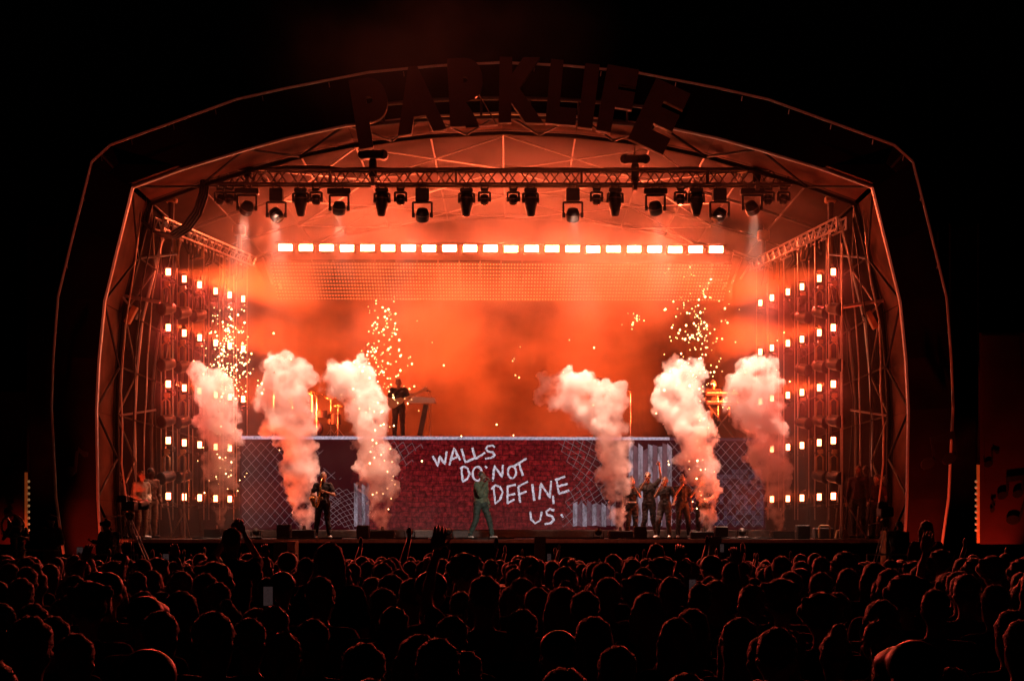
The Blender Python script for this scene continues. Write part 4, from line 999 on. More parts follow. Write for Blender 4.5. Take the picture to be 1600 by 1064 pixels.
m.build('keys', M['gold'], t, smooth=True)
# the five singers in black
CH = [(987, 837, 45.0, dict(wrr=(.0, -.2, 1.5), elr=(.22, -.12, 1.2), wrl=(-.28, -.04, .87), h=.94), 'first singer from the left of the group in black, hand low and microphone up', dict(girl=True, hairdo='bun', hair='hair', skin='skin', belt=True), 1),
      (1014, 837, 45.2, dict(anl=(-.2, .03, .085), anr=(.2, .03, .085), head=(-.03, -.03, 1.64), wrl=(-.06, -.22, 1.55), ell=(-.24, -.14, 1.25), elr=(.32, -.02, 1.62), wrr=(.28, -.08, 1.92), h=1.03), 'tall singer in sunglasses raising one arm high', dict(glasses=True, skin='skin', hairdo='short'), 0),
      (1039, 838, 44.6, dict(knl=(-.15, -.12, .5), anl=(-.22, .0, .085), wrl=(-.05, -.22, 1.5), ell=(-.26, -.1, 1.18), wrr=(.3, -.12, 1.02), elr=(.3, .02, 1.15), h=.95), 'singer in black with one hand held out at the hip, middle of the group', dict(girl=True, skin='skin', hairdo='crop'), 0),
      (1066, 838, 45.0, dict(knr=(.14, -.12, .5), anr=(.2, .02, .085), wrl=(-.03, -.22, 1.52), ell=(-.24, -.12, 1.2), h=.97), 'singer in black with a topknot, left of the foggy singer', dict(girl=True, skin='skin', hairdo='bun'), 0),
      (1097, 838, 45.1, dict(wrl=(-.05, -.22, 1.5), ell=(-.3, -.1, 1.2), wrr=(.2, -.2, 1.1), elr=(.33, -.06, 1.16), h=.96), 'singer in black half hidden in the smoke at the right end of the group', dict(girl=True, skin='skin_pale', hairdo='long', hair='hair_fair'), 0)]
for px, py, Y, pz, lab, kw, mr in CH:
    hh = pz.pop('h'); c = build_person(pz, yaw=R(-8), pitch=R(-4), h=hh, curl=(1.2 if not mr else .4, 1.2 if mr else .3), shoes='whiteshoe' if px > 1030 else 'black', **kw)
    rz_ = {987: 14, 1014: -10, 1039: -22, 1066: 8, 1097: -16}[px]; w_ = Matrix.Rotation(R(rz_), 3, 'Z')
    stand(c, px, py, Y, lab, 'singers in black at stage right'); c.rotation_euler.z = R(rz_)
    w = V3(pz.get('wrr') if mr else pz.get('wrl')) * hh
    microphone(c.location + w_ @ V3((w.x * .5, w.y + .07, w.z + .08)), (-.25 if not mr else .25, -.9, -.35), 'black microphone held by the %s' % {987: 'singer at the left end of the group', 1014: 'tall singer in sunglasses', 1039: 'middle singer of the group', 1066: 'singer with the topknot', 1097: 'singer half hidden in smoke'}[px], .16)
# guitarist and keyboards on the riser
RZ = rz - .01
gt = build_person(dict(head=(.0, -.07, 1.6), ell=(-.3, .0, 1.14), wrl=(-.1, -.2, 1.0), elr=(.3, -.05, 1.16), wrr=(.36, -.24, 1.22)), pitch=R(28), skin='skin', hairdo='crop', beard=True, shoes='whiteshoe', curl=(.9, 1.), h=.98, hdir=((.6, -.4, -.1), (.3, -.3, .5)))
stand(gt, 623, 682, 46.5, 'guitarist in black t-shirt on the riser beside the sparks', z=RZ)
p_ = gt.location
t = thing('guitar', 'pale bass guitar held across the guitarist on the riser', 'guitar', p_ + V3((0, -.22, 1.05)))
d = V3((.86, 0, .36)).normalized(); u = V3((-d.z, 0, d.x)); c0 = p_ + V3((-.08, -.2, 1.0))
m = MB(); out = []
for a in range(20):
    w = a / 20 * 6.283; r = .19 + .04 * math.cos(2 * w) ; out.append(c0 + d * math.cos(w) * r * 1.1 + u * math.sin(w) * r * (.75 + .12 * math.cos(3 * w)))
m.poly(out, .05, (0, -1, 0)); m.build('body', M['wood'], t, bevel=.008)
MB().poly([c0 + d * .15 + u * .03 + V3((0, -.06, 0)), c0 + d * .82 + u * .024 + V3((0, -.05, 0)), c0 + d * .82 - u * .024 + V3((0, -.05, 0)), c0 + d * .15 - u * .03 + V3((0, -.06, 0))], .025, (0, 1, 0)).build('neck', M['wood'], t)
MB().poly([c0 + d * .81 + u * .03 + V3((0, -.05, 0)), c0 + d * 1.0 + u * .06 + V3((0, -.05, 0)), c0 + d * 1.02 - u * .02 + V3((0, -.05, 0)), c0 + d * .81 - u * .04 + V3((0, -.05, 0))], .02, (0, 1, 0)).build('headstock', M['wood'], t)
m = MB()
for k in range(4): m.cyl(c0 + d * (.85 + .045 * k) + u * .05 + V3((0, -.05, 0)), c0 + d * (.85 + .045 * k) + u * .085 + V3((0, -.05, 0)), .012, n=6)
m.build('tuning_pegs', M['alu'], t)
MB().tube([p_ + V3((-.17, -.13, 1.08)), p_ + V3((-.1, -.14, 1.3)), p_ + V3((.1, -.11, 1.44)), p_ + V3((.16, .06, 1.42))], .018, 5).build('strap', M['black'], t)
def mic_stand(px, py, Y, z, hgt, label, lean=.1, boom=True):
    p = P(px, py, Y); p.z = z; t = thing('microphone_stand', label, 'microphone stand', p)
    MB().cyl(p + V3((0, 0, .03)), p + V3((0, 0, hgt)), .014).build('pole', M['alu'], t)
    for a in (0, 2.1, 4.2): rod('foot', p + V3((0, 0, .09)), p + V3((.27 * math.cos(a), .27 * math.sin(a), .012)), .012, M['alu'], t)
    if boom: rod('boom', p + V3((.12 * lean * 4, 0, hgt - .06)), p + V3((-.3 * lean * 4, 0, hgt + .12)), .011, M['alu'], t)
    tip = p + V3((-.3 * lean * 4, 0, hgt + .12)) if boom else p + V3((0, 0, hgt))
    MB().lathe(tip, (-1 if lean > 0 else 1, -.3, .25), [(-.1, .014), (.0, .018), (.02, .028), (.05, .026), (.06, .012)], 10).build('microphone', M['black'], t)
    return t, p
t = thing('keyboard_stand', 'pale keyboard on a slanting column stand beside the guitarist', 'keyboard', P(655, 682, 46.6) * 1)
b0 = P(655, 682, 46.6); b0.z = RZ
MB().poly([P(x, y, 46.4) for x, y in ((637, 627), (645, 619), (679, 621), (681, 629))], .34, (0, 1, 0)).build('keyboard', M['white'], t, bevel=.015)
m = MB()
for k in range(16): m.box(P(640 + k * 2.5, 628.6, 46.39), (.036, .02, .04))
m.build('keys', M['white'], t)
MB().tube([P(656, 681, 46.6), P(666, 632, 46.6)], .1, 4).build('column', M['hoist'], t)
MB().box(b0 + V3((.05, 0, .02)), (.6, .4, .04)).build('foot_plate', M['black'], t)
mic_stand(672, 682, 46.7, RZ, 1.25, 'slim microphone stand behind the pale keyboard', .05)
mic_stand(985, 682, 46.8, RZ, 1.3, 'lone microphone stand on the riser between two smoke jets', .06)
kb = build_person(dict(head=(0, -.06, 1.6), ell=(-.3, .0, 1.14), wrl=(-.12, -.34, 1.08), elr=(.3, .0, 1.14), wrr=(.18, -.34, 1.08)), pitch=R(20), skin='skin', hairdo='crop', curl=(.3, .3), h=.98)
stand(kb, 1114, 682, 47.0, 'keyboard player in black on the riser under the sparks', z=RZ)
p_ = kb.location; t = thing('keyboard', 'two black keyboards on a folding stand in front of their player', 'keyboard', p_ + V3((.1, -.45, 0)))
for k, (z, y_) in enumerate(((1.0, -.42), (1.26, -.3))):
    kbd = MB().box(p_ + V3((.2, y_, z)), (.95, .3, .08)).build('keyboard', M['black'], t, bevel=.015)
    m = MB()
    for q in range(20): m.box(p_ + V3((-.2 + q * .043, y_ - .1, z + .045)), (.038, .12, .016))
    m.build('keys', M['white'], kbd)
for a, b in (((-.2, -.42, .96), (.55, -.38, .02)), ((.6, -.38, .96), (-.15, -.42, .02)), ((.1, -.3, 1.22), (.1, -.34, .5)), ((.42, -.3, 1.22), (.42, -.34, .5))): rod('stand_leg', p_ + V3(a), p_ + V3(b), .022, M['dark_alu'], t)
hz_ = build_person(dict(ell=(-.28, -.1, 1.16), wrl=(.05, -.24, 1.12), elr=(.32, -.05, 1.2), wrr=(.2, -.22, 1.3)), skin='skin_pale', hairdo='crop', top='cream', curl=(.8, .8), h=1.)
stand(hz_, 937, 682, 46.8, 'pale-clad musician swallowed by the sideways smoke jet on the riser', z=RZ)
# drum kit behind the smoke
b0 = P(508, 682, 46.9); b0.z = RZ
t = thing('drum_kit', 'drum kit with cymbals on the riser half hidden by smoke', 'drum kit', b0)
MB().cyl(b0 + V3((-.35, -.25, .3)), b0 + V3((-.35, .15, .3)), .28, n=20).build('bass_drum', M['redcloth'], t)
for x, y, z, r, hh in ((-.1, -.05, .62, .17, .2), (-.55, -.05, .62, .17, .2), (.25, .1, .42, .2, .3), (-.8, .2, .6, .18, .14)):
    MB().cyl(b0 + V3((x, y, z)), b0 + V3((x, y, z + hh)), r, n=16).build('drum', M['hoist'], t)
for x, y, z, r in ((.15, .1, 1.2, .22), (-.95, .1, 1.15, .22), (-.4, .25, 1.35, .2), (.38, -.1, .95, .17)):
    MB().lathe(b0 + V3((x, y, z)), (.15, -.3, 1), [(0, r), (.01, r * .5), (.035, .03)], 18).build('cymbal', M['gold'], t, smooth=True)
    rod('cymbal_stand', b0 + V3((x, y, .02)), b0 + V3((x, y, z)), .013, M['alu'], t)
    for a in (.5, 2.6, 4.7): rod('stand_foot', b0 + V3((x, y, .3)), b0 + V3((x + .24 * math.cos(a), y + .24 * math.sin(a), .02)), .011, M['alu'], t)
mic_stand(495, 682, 46.55, RZ, 1.15, 'microphone stand beside the drum kit, wrapped in smoke', .07)
mic_stand(428, 682, 46.55, RZ, 1.25, 'microphone stand left of the drums behind the smoke', -.07)
# people in the left and right wings
WL = [(186, 838, 43.6, dict(), 'stage hand in black at the back of the left wing', dict(skin='skin_dark', hairdo='crop', yaw=R(50)), 1.0),
      (221, 838, 42.6, dict(wrl=(-.12, -.2, 1.0), ell=(-.26, -.02, 1.12), wrr=(.14, -.18, .98)), 'man in cream shirt and white shoes watching from the left wing', dict(skin='skin', top='cream', legs='tan', shoes='whiteshoe', sleeves='long', hairdo='short', yaw=R(55)), 1.0),
      (236, 838, 43.2, dict(), 'tall man in brown jacket behind the man in cream shirt', dict(skin='skin_dark', top='brownjacket', legs='tan', sleeves='long', hairdo='short', yaw=R(60)), 1.06),
      (1341, 838, 43.2, dict(), 'man in red jacket standing in the right wing', dict(skin='skin', top='redcloth', sleeves='long', hairdo='crop', yaw=R(-40)), 1.1),
      (1353, 838, 44.0, dict(), 'man in black behind the man in red, right wing', dict(skin='skin_dark', hairdo='crop', yaw=R(-50)), 1.12),
      (1370, 838, 43.0, dict(wrl=(-.1, -.22, 1.05)), 'woman with fair face and dark top beside the right tower', dict(skin='skin_pale', top='redcloth', girl=True, hairdo='long', yaw=R(-35)), .95),
      (1384, 838, 43.6, dict(), 'person in black at the far right of the right wing', dict(skin='skin_pale', hairdo='short', yaw=R(-50)), .95)]
for px, py, Y, pz, lab, kw, hh in WL:
    yw = kw.pop('yaw', 0); c = build_person(pz, h=hh, vox=.022, yaw=yw * .3, **kw); c.rotation_euler.z = yw * .8; stand(c, px, py, Y, lab, 'people watching from the wings')
# ---------------------------------------------------------------- boxes, speakers and gear along the stage front
def jet_box(px0, px1, py0, py1, Y, label, jet=True):
    a, b = P(px0, py1, Y), P(px1, py0, Y); t = thing('stage_monitor' if not jet else 'smoke_machine', label, 'stage monitor' if not jet else 'smoke machine', ((a.x + b.x) / 2, Y, STZ))
    w = b.x - a.x; h = b.z - STZ
    MB().box(((a.x + b.x) / 2, Y + .2, STZ + h / 2), (w, .4, h)).build('case', M['black_wood'], t, bevel=.02)
    MB().box(((a.x + b.x) / 2, Y - .012, STZ + h / 2), (w * .9, .02, h * .82)).build('grille', M['black'], t)
    for s_ in (-1, 1): MB().box(((a.x + b.x) / 2 + s_ * (w / 2 + .012), Y + .2, STZ + h * .55), (.02, .16, .05)).build('handle', M['dark_alu'], t)
    if jet:
        MB().cyl(((a.x + b.x) / 2, Y + .25, STZ + h), ((a.x + b.x) / 2, Y + .25, STZ + h + .1), .05, .035, 10).build('nozzle', M['dark_alu'], t)
for a in ((455, 492, 827, 840, 'low black smoke machine below the jet left of the saxophonist'), (577, 616, 828, 840, 'low black smoke machine below the jet beside the guitarist'), (951, 990, 829, 841, 'low black smoke machine below the sideways jet'),
          (1080, 1118, 830, 841, 'low black smoke machine below the jet before the singers'), (1206, 1246, 829, 841, 'low black smoke machine below the rightmost jet'), (318, 352, 826, 839, 'low black smoke machine below the leftmost jet')):
    jet_box(a[0], a[1], a[2], a[3], 43.0 if a[0] != 318 else 43.3, a[4])
for a in ((432, 453, 819, 841, 'square black monitor left of the saxophone player'), (557, 576, 820, 841, 'square black monitor right of the saxophone player'), (991, 1011, 822, 842, 'square black monitor in front of the tall singer'),
          (1118, 1138, 822, 842, 'square black monitor right of the singing group'), (1246, 1266, 820, 841, 'square black monitor near the right lamp curtain')):
    jet_box(a[0], a[1], a[2], a[3], 42.4, a[4], False)
for k, px in enumerate((400, 640, 700, 935, 1160)):
    p = P(px, 838, 42.2); p.z = STZ; t = thing('floor_light', 'small floor light on the stage edge, %s from the left' % ORD[k], 'floor light', p, 'floor lights on the stage edge')
    MB().box(p + V3((0, 0, .03)), (.3, .2, .06)).build('base', M['black'], t, bevel=.01)
    m = MB()
    for s_ in (-1, 1): m.box(p + V3((s_ * .13, 0, .12)), (.025, .06, .16))
    m.build('yoke', M['black'], t); MB().lathe(p + V3((0, .04, .16)), (0, -1, .5), [(-.08, .05), (0, .09), (.08, .1)], 12).build('head', M['black'], t, smooth=True)
rr = random.Random(31)
for k in range(7):                            # cables lying along the stage front
    x0 = 300 + k * 135; pts = [P(x0 + t * 11, 840, 41.9 + .25 * noise.noise((k * 3.1, t * .35, 0))) for t in range(10)]
    for p in pts: p.z = STZ + .02
    tag(MB().tube(pts, .018, 5).build('stage_cable', M['black'], smooth=True, loc=pts[0]), 'black cable lying along the stage edge, %s from the left' % ORD[k], 'cable', 'cables on the stage edge')
# speaker boxes standing in the pit before the stage
def pit_speaker(px, py0, py1, w, Y, label, mt, s_):
    p = P(px, py1, Y); h = (py1 - py0) / F * Y; g_ = gz(Y); t = thing('pit_speaker', label, 'speaker', (p.x, Y, g_)); ztop = P(px, py0, Y).z
    wd = w / F * Y
    MB().box((p.x, Y + .3, (ztop + g_) / 2), (wd, .6, ztop - g_)).build('cabinet', M[mt], t, bevel=.012)
    MB().box((p.x + s_ * (wd / 2 + .17), Y + .3, (ztop + g_) / 2), (.32, .56, ztop - g_ - .04)).build('grille', M['black'], t, bevel=.01)
    c = V3((p.x, Y - .01, ztop - .42)); m = MB()
    m.tube([c + V3((-.03, 0, .16)), c + V3((-.01, 0, -.1)), c + V3((.08, 0, -.3))], .02, 6); m.sph(c + V3((-.02, 0, .14)), (.09, .02, .06), 10, 6)
    m.build('strap', M['black'], t, smooth=True)
pit_speaker(179, 850, 884, 16, 38.5, 'orange lit speaker box at the foot of the left camera tripod', 'wood', -1)
pit_speaker(455, 845, 886, 13, 38.5, 'orange lit speaker box in the pit below the left stage monitors', 'wood', -1)
pit_speaker(1392, 829, 868, 15, 38.5, 'orange lit speaker box in the pit under the right camera', 'wood', 1)
p = P(844, 838, 39); t = thing('pit_speaker', 'tall black speaker box in the pit at the centre of the stage', 'speaker', (p.x, 39, gz(39)))
MB().box((p.x, 39.2, (p.z + gz(39)) / 2), (.27, .4, p.z - gz(39))).build('cabinet', M['black_wood'], t, bevel=.015); MB().box((p.x, 38.99, p.z - .35), (.22, .02, .6)).build('grille', M['black'], t)
p = P(1118, 838, 39); t = thing('pit_speaker', 'small black speaker box in the pit right of the singing group', 'speaker', (p.x, 39, gz(39)))
MB().box((p.x, 39.2, (p.z + gz(39)) / 2), (.3, .4, p.z - gz(39))).build('cabinet', M['black_wood'], t, bevel=.015); MB().box((p.x, 38.99, p.z - .3), (.24, .02, .5)).build('grille', M['black'], t)
# flight case with pale handle frame at stage right
p = P(1288, 838, 43); p.z = STZ; t = thing('flight_case', 'black case with a pale tube frame by the right lamp curtain', 'case', p)
MB().box(p + V3((0, .2, .14)), (.5, .4, .28)).build('case', M['black_wood'], t, bevel=.02)
MB().tube([p + V3((-.14, -.03, .02)), p + V3((-.14, -.03, .3)), p + V3((-.1, -.03, .34)), p + V3((.1, -.03, .34)), p + V3((.14, -.03, .3)), p + V3((.14, -.03, .02))], .025, 6).build('frame', M['wood'], t)
p = P(1316, 838, 42.6); p.z = STZ; t = thing('floor_wedge', 'small tan wedge on the floor below the right rods', 'wedge', p)
MB().poly([p + V3((-.16, 0, .01)), p + V3((.2, 0, .01)), p + V3((.1, 0, .26)), p + V3((-.12, 0, .22))], .25, (0, 1, 0)).build('body', M['wood'], t, bevel=.01)
# tall mast with struts at the right of the stage
for px, s_, w in ((1316, 1, 'right'), (288, -1, 'left')):
    p = P(px, 838, 42.5 if s_ > 0 else 43); p.z = STZ; t = thing('mast_stand', 'tall thin mast on splayed struts beside the %s lamp curtain' % w, 'mast', p)
    MB().cyl(p + V3((0, 0, .02)), (p.x, p.y, CAMZ + (HOR - 380) * 42.5 / F if s_ > 0 else p.z + 2.2), .022).build('pole', M['rope'], t)
    for a in ((.62 * s_, 0), (.1, .4), (-.12 * s_, -.3)): rod('strut', p + V3((0, 0, 1.15 if s_ > 0 else .7)), p + V3((a[0] * (1 if s_ > 0 else .6), a[1], .02)), .022, M['rope'], t)

# ---------------------------------------------------------------- camera operators and their gear
def tripod_camera(px, py_cam, Y, label, feet_py):
    c = P(px, py_cam, Y); zf = max(P(px, feet_py, Y).z, gz(Y)); t = thing('broadcast_camera', label, 'video camera', (c.x, Y, zf))
    MB().box(c, (.3, .5, .24)).build('body', M['hoist'], t, bevel=.03)
    MB().lathe(c + V3((.1, .25, 0)), (.25, 1, .1), [(0, .09), (.1, .1), (.35, .12), (.42, .14)], 14).build('lens', M['black'], t, smooth=True)
    MB().box(c + V3((-.12, -.3, .16)), (.24, .12, .16)).build('viewfinder', M['hoist'], t, bevel=.02)
    MB().tube([c + V3((-.02, .2, .13)), c + V3((-.02, .16, .22)), c + V3((-.02, -.12, .22)), c + V3((-.02, -.16, .13))], .02, 6).build('handle', M['black'], t)
    MB().lathe(c - V3((0, 0, .14)), (0, 0, -1), [(0, .1), (.05, .12), (.12, .1), (.2, .06)], 12).build('pan_head', M['dark_alu'], t)
    rod('pan_bar', c + V3((.05, 0, -.2)), c + V3((-.5, -.5, -.3)), .014, M['alu'], t)
    for a in (-.6, .35, 2.2, ):
        e = V3((c.x + .6 * math.sin(a), c.y - .5 * math.cos(a), zf))
        for k in (-.035, .035): rod('leg', c + V3((k, 0, -.32)), e + V3((k, 0, 0)), .014, M['alu'], t)
    return t
tripod_camera(203, 790, 38.8, 'video camera on a tall tripod at the left corner of the stage', 896)
tripod_camera(1383, 800, 38.8, 'video camera on a tripod at the right corner of the stage', 880)
def cam_platform(x0, x1, Y, z, label):
    a = P(x0, 0, Y).x; b = P(x1, 0, Y).x; t = thing('camera_platform', label, 'platform', ((a + b) / 2, Y, gz(Y)))
    MB().box(((a + b) / 2, Y + .6, z - .05), (b - a, 2.2, .1)).build('deck', M['deck'], t)
    for x in (a + .1, b - .1):
        for y in (Y - .4, Y + 1.6): MB().box((x, y, (z - .1 + gz(Y)) / 2), (.07, .07, z - .1 - gz(Y))).build('leg', M['dark_alu'], t)
    for x in (a + .05, b - .05): rod('rail_post', (x, Y - .45, z), (x, Y - .45, z + .95), .025, M['alu'], t)
    for hh in (.5, .95): rod('rail', (a + .05, Y - .45, z + hh), (b - .05, Y - .45, z + hh), .022, M['alu'], t)
PZ = .55
cam_platform(130, 225, 38.4, PZ, 'low camera platform under the left tripod camera')
cam_platform(1345, 1430, 38.4, PZ, 'low camera platform under the right tripod camera')
cam_platform(-30, 105, 38.2, PZ + .1, 'platform with rails at the far left of the stage')
ops = [(171, 38.3, PZ, dict(elr=(.2, -.2, 1.2), wrr=(.32, -.4, 1.25), ell=(-.2, -.2, 1.15), wrl=(.1, -.42, 1.2), head=(.05, -.08, 1.6)), 'camera operator bending to the left tripod camera', dict(top='greycloth', sleeves='long', cap='black', yaw=R(40)), 205),
       (1402, 38.3, PZ, dict(elr=(.2, -.2, 1.2), wrr=(.1, -.4, 1.2), ell=(-.2, -.2, 1.15), wrl=(-.3, -.4, 1.2), head=(-.05, -.08, 1.6)), 'camera operator in black at the right tripod camera', dict(top='blackcloth', sleeves='long', hairdo='crop', yaw=R(-40)), 160),
       (80, 38.2, PZ + .1, dict(wrl=(-.1, -.22, 1.0), wrr=(.1, -.24, 1.0), ell=(-.26, 0, 1.12), elr=(.26, 0, 1.12)), 'man in grey top and cap standing at the rail, far left', dict(top='greycloth', legs='tan', sleeves='long', cap='black', yaw=R(60)), 0),
       (27, 38.2, PZ + .1, dict(elr=(.28, -.15, 1.2), wrr=(.12, -.36, 1.3), ell=(-.28, -.15, 1.2), wrl=(-.2, -.36, 1.3)), 'operator behind a round camera wheel at the far left edge', dict(top='blackcloth', legs='tan', hairdo='crop', yaw=R(30)), 0)]
for px, Y, z, pz, lab, kw, rot_ in ops:
    c = build_person(pz, vox=.022, **kw); stand(c, px, 0, Y, lab, z=z); c.rotation_euler.z = R(rot_)
p = P(20, 822, 37.6); t = thing('crane_control', 'camera crane control with a round hand wheel at the far left', 'camera crane', (p.x, p.y, PZ + .1))
m = MB(); m.tube([p + V3((.26 * math.cos(a), 0, .26 * math.sin(a))) for a in [k * .3142 for k in range(21)]], .025, 6); m.build('wheel', M['alu'], t, smooth=True)
for k in range(3): rod('spoke', p, p + V3((.26 * math.cos(k * 2.09), 0, .26 * math.sin(k * 2.09))), .015, M['alu'], t)
MB().box(p + V3((0, .2, 0)), (.3, .3, .3)).build('control_box', M['hoist'], t, bevel=.03); MB().cyl((p.x, p.y + .2, PZ + .1), p + V3((0, .2, -.1)), .05).build('column', M['dark_alu'], t)

# ---------------------------------------------------------------- banner panels beside the arch
def quaver(m, px, py, s, Y, th, double=False, tilt=0):
    k = Y / F * s; o = P(px, py, Y); ca, sa = math.cos(tilt), math.sin(tilt)
    L = lambda x, z: o + V3(((x * ca - z * sa) * k, 0, (x * sa + z * ca) * k))
    oval = lambda cx, cz, a, b, r0: [L(cx + a * math.cos(w) * math.cos(r0) - b * math.sin(w) * math.sin(r0), cz + a * math.cos(w) * math.sin(r0) + b * math.sin(w) * math.cos(r0)) for w in [i * .3927 for i in range(16)]]
    m.poly(oval(-5, -10, 7, 5, .4), th, (0, -1, 0)); m.poly([L(0, -10), L(2.6, -10), L(2.6, 11), L(0, 11)], th * .8, (0, -1, 0))
    if double:
        m.poly(oval(15, -8, 7, 5, .4), th, (0, -1, 0)); m.poly([L(20, -8), L(22.6, -8), L(22.6, 14), L(20, 14)], th * .8, (0, -1, 0)); m.poly([L(-.2, 7), L(22.8, 10), L(22.8, 17), L(-.2, 14)], th * .9, (0, -1, 0))
    else: m.poly([L(2, 11), L(8, 6), L(12, 7), L(12, 11), L(6, 12), L(2, 15)], th * .9, (0, -1, 0))
for side, x0, x1, yt, w in ((-1, -90, 39, 612, 'left'), (1, 1531, 1700, 520, 'right')):
    Y = 40.6; t = thing('side_banner', 'dark red banner wall with black music notes at the far %s' % w, 'banner', (P((x0 + x1) / 2, 0, Y).x, Y, gz(Y)))
    MB().poly([P(x0, 850, Y), P(x1, 850, Y), P(x1, yt, Y), P(x0, yt, Y)], .12, (0, 1, 0)).build('cloth', M['panelrose'], t)
    xe = x1 if side < 0 else x0
    pts = [P(xe + side * dx, y, Y - .01) for dx, y in ((3, yt + 4), (62, yt + 4), (66, yt + 60), (60, yt + 110), (44, yt + 170), (22, yt + 215), (8, yt + 235))] if side > 0 else [P(x, y, Y - .01) for x, y in ((37, yt + 4), (30, yt + 60), (14, yt + 110), (-14, yt + 140), (-60, yt + 145), (-60, yt + 4))]
    MB().poly(pts, .015, (0, -1, 0)).build('dark_swirl', M['note'] if 0 else M['panelrose'], t)
    for (nx, ny, s_, dbl, ti) in ((((1549, 715, 1.0, False, 0), (1572, 762, 1.2, True, 0), (1551, 790, .6, False, .4), (1594, 800, 1.5, False, -.3)) if side > 0 else ((18, 722, 1.3, False, .1), (-2, 765, 1, False, .2), (14, 795, 1, False, .4)))):
        m = MB(); quaver(m, nx, ny, s_, Y - .03, .02, dbl, ti); m.build('music_note', M['note'], t)
    M['strip_gold'] = M.get('strip_gold') or mat('gold_light_strip', (1, .5, .2), .5, emit=(1, .16, .03), estr=.11)
    if side > 0: MB().box((P(1531, 0, Y).x - .06, Y - .05, (P(0, 726, Y).z + P(0, 848, Y).z) / 2), (.07, .06, (848 - 726) / F * Y)).build('light_strip', M['strip_gold'], t)
    else: MB().box((P(38, 0, Y).x + .06, Y - .05, (P(0, 738, Y).z + P(0, 830, Y).z) / 2), (.06, .06, (830 - 738) / F * Y)).build('light_strip', M['strip_gold'], t)
    for k in range(9):
        yb = (752 + k * 9.5)
        MB().sph(P(xe - side * 6, yb, Y - .1), .035, 8, 6).build('bulb', M['bulb'], t)
    rod('bulb_cable', P(xe - side * 6, 740, Y - .07), P(xe - side * 6, 845, Y - .07), .012, M['black'], t)
# music notes cut out on the fascia and red fill lamps added at its feet and at the banners
for px, py, s_, dbl, ti, w in ((1456, 706, 1.7, True, .12, 'right'), (117, 722, 1.6, False, -.1, 'left')):
    m = MB(); quaver(m, px, py, s_, 40.3, .03, dbl, ti)
    o = m.build('music_note', M['note'], roof, loc=None)
for px, w, e in ((60, 'left outer', 220), (135, 'left inner', 1800), (1432, 'right inner', 1800), (1556, 'right outer', 500), (20, 'leftmost', 420)):
    p = P(px, 838, 39.6); p.z = gz(39.6) + .02; t = thing('added_fill_lamp', 'small red fill lamp added on the ground, %s foot of the arch' % w, 'lamp', p)
    MB().box(p + V3((0, 0, .1)), (.3, .2, .2)).build('case', M['black'], t, bevel=.02); MB().cyl(p + V3((0, .02, .2)), p + V3((0, .05, .26)), .09, .1, 12).build('lens', M['glass'], t)
    lamp('SPOT', 'uplight', p + V3((0, .05, .3)), p + V3((.1, 1.4, 3.4)), e, (1, .06, .02), .06, 50, .8, t)  # red light added to brighten the banner and fascia cloth
# dark sound wings between the arch and the banners
for x0, x1, w in ((44, 90, 'left'), (1484, 1528, 'right')):
    Y = 42.5; a = P(x0, 0, Y).x; b = P(x1, 0, Y).x; t = thing('scrim_tower', 'tall black covered tower between the arch and the %s banner' % w, 'tower', ((a + b) / 2, Y, gz(Y)))
    zt = P(0, 350, Y).z
    for x in (a, b):
        for y in (Y, Y + 1.2): rod('post', (x, y, gz(Y)), (x, y, zt), .04, M['black_steel'], t)
    MB().poly([(a, Y + .1, gz(Y)), (b, Y + .1, gz(Y)), (b, Y + .1, zt - .05), (a, Y + .1, zt - .05)], .04, (0, 1, 0)).build('scrim', M['drape'], t)
# ---------------------------------------------------------------- pit barrier and crowd
for k in range(11):
    x = -13 + k * 2.4; t = thing('crowd_barrier', 'low dark steel barrier section in front of the stage pit', 'barrier', (x, 37.4, gz(37.4)), 'barrier sections before the pit')
    MB().box((x + 1.18, 37.4, gz(37.4) + .55), (2.34, .04, .9)).build('panel', M['black'], t); rod('rail', (x, 37.4, gz(37.4) + 1.08), (x + 2.36, 37.4, gz(37.4) + 1.08), .03, M['dark_alu'], t)
    for q in (.1, 2.26): rod('brace', (x + q, 37.4, gz(37.4) + 1.05), (x + q, 38.3, gz(37.4) + .02), .02, M['dark_alu'], t)
rr = random.Random(21)
UP = dict(elr=(.3, -.1, 1.62), wrr=(.24, -.14, 1.9)); UP2 = dict(ell=(-.3, -.1, 1.6), wrl=(-.22, -.16, 1.88), elr=(.3, -.1, 1.6), wrr=(.24, -.16, 1.9))
FILM = dict(elr=(.2, -.22, 1.5), wrr=(.05, -.32, 1.74), ell=(-.2, -.22, 1.48), wrl=(-.05, -.32, 1.72))
KIN = [dict(hairdo='short', top='blackcloth'), dict(hairdo='short', top='greycloth', hair='hair_brown'), dict(hairdo='crop', top='bluecloth'), dict(hairdo='long', girl=True, top='blackcloth', hair='hair_brown'),
       dict(hairdo='long', girl=True, top='redcloth', hair='hair'), dict(hairdo='bun', girl=True, top='greycloth'), dict(hairdo='tail', girl=True, top='bluecloth', hair='hair_fair'), dict(hairdo='afro', top='blackcloth'),
       dict(hairdo='crop', top='greycloth', cap='black'), dict(hairdo='short', top='redcloth', pose=UP), dict(hairdo='long', girl=True, top='blackcloth', pose=UP2, hair='hair_fair'), dict(hairdo='short', top='blackcloth', pose=FILM), dict(hairdo='short', top='bluecloth', hair='hair')]
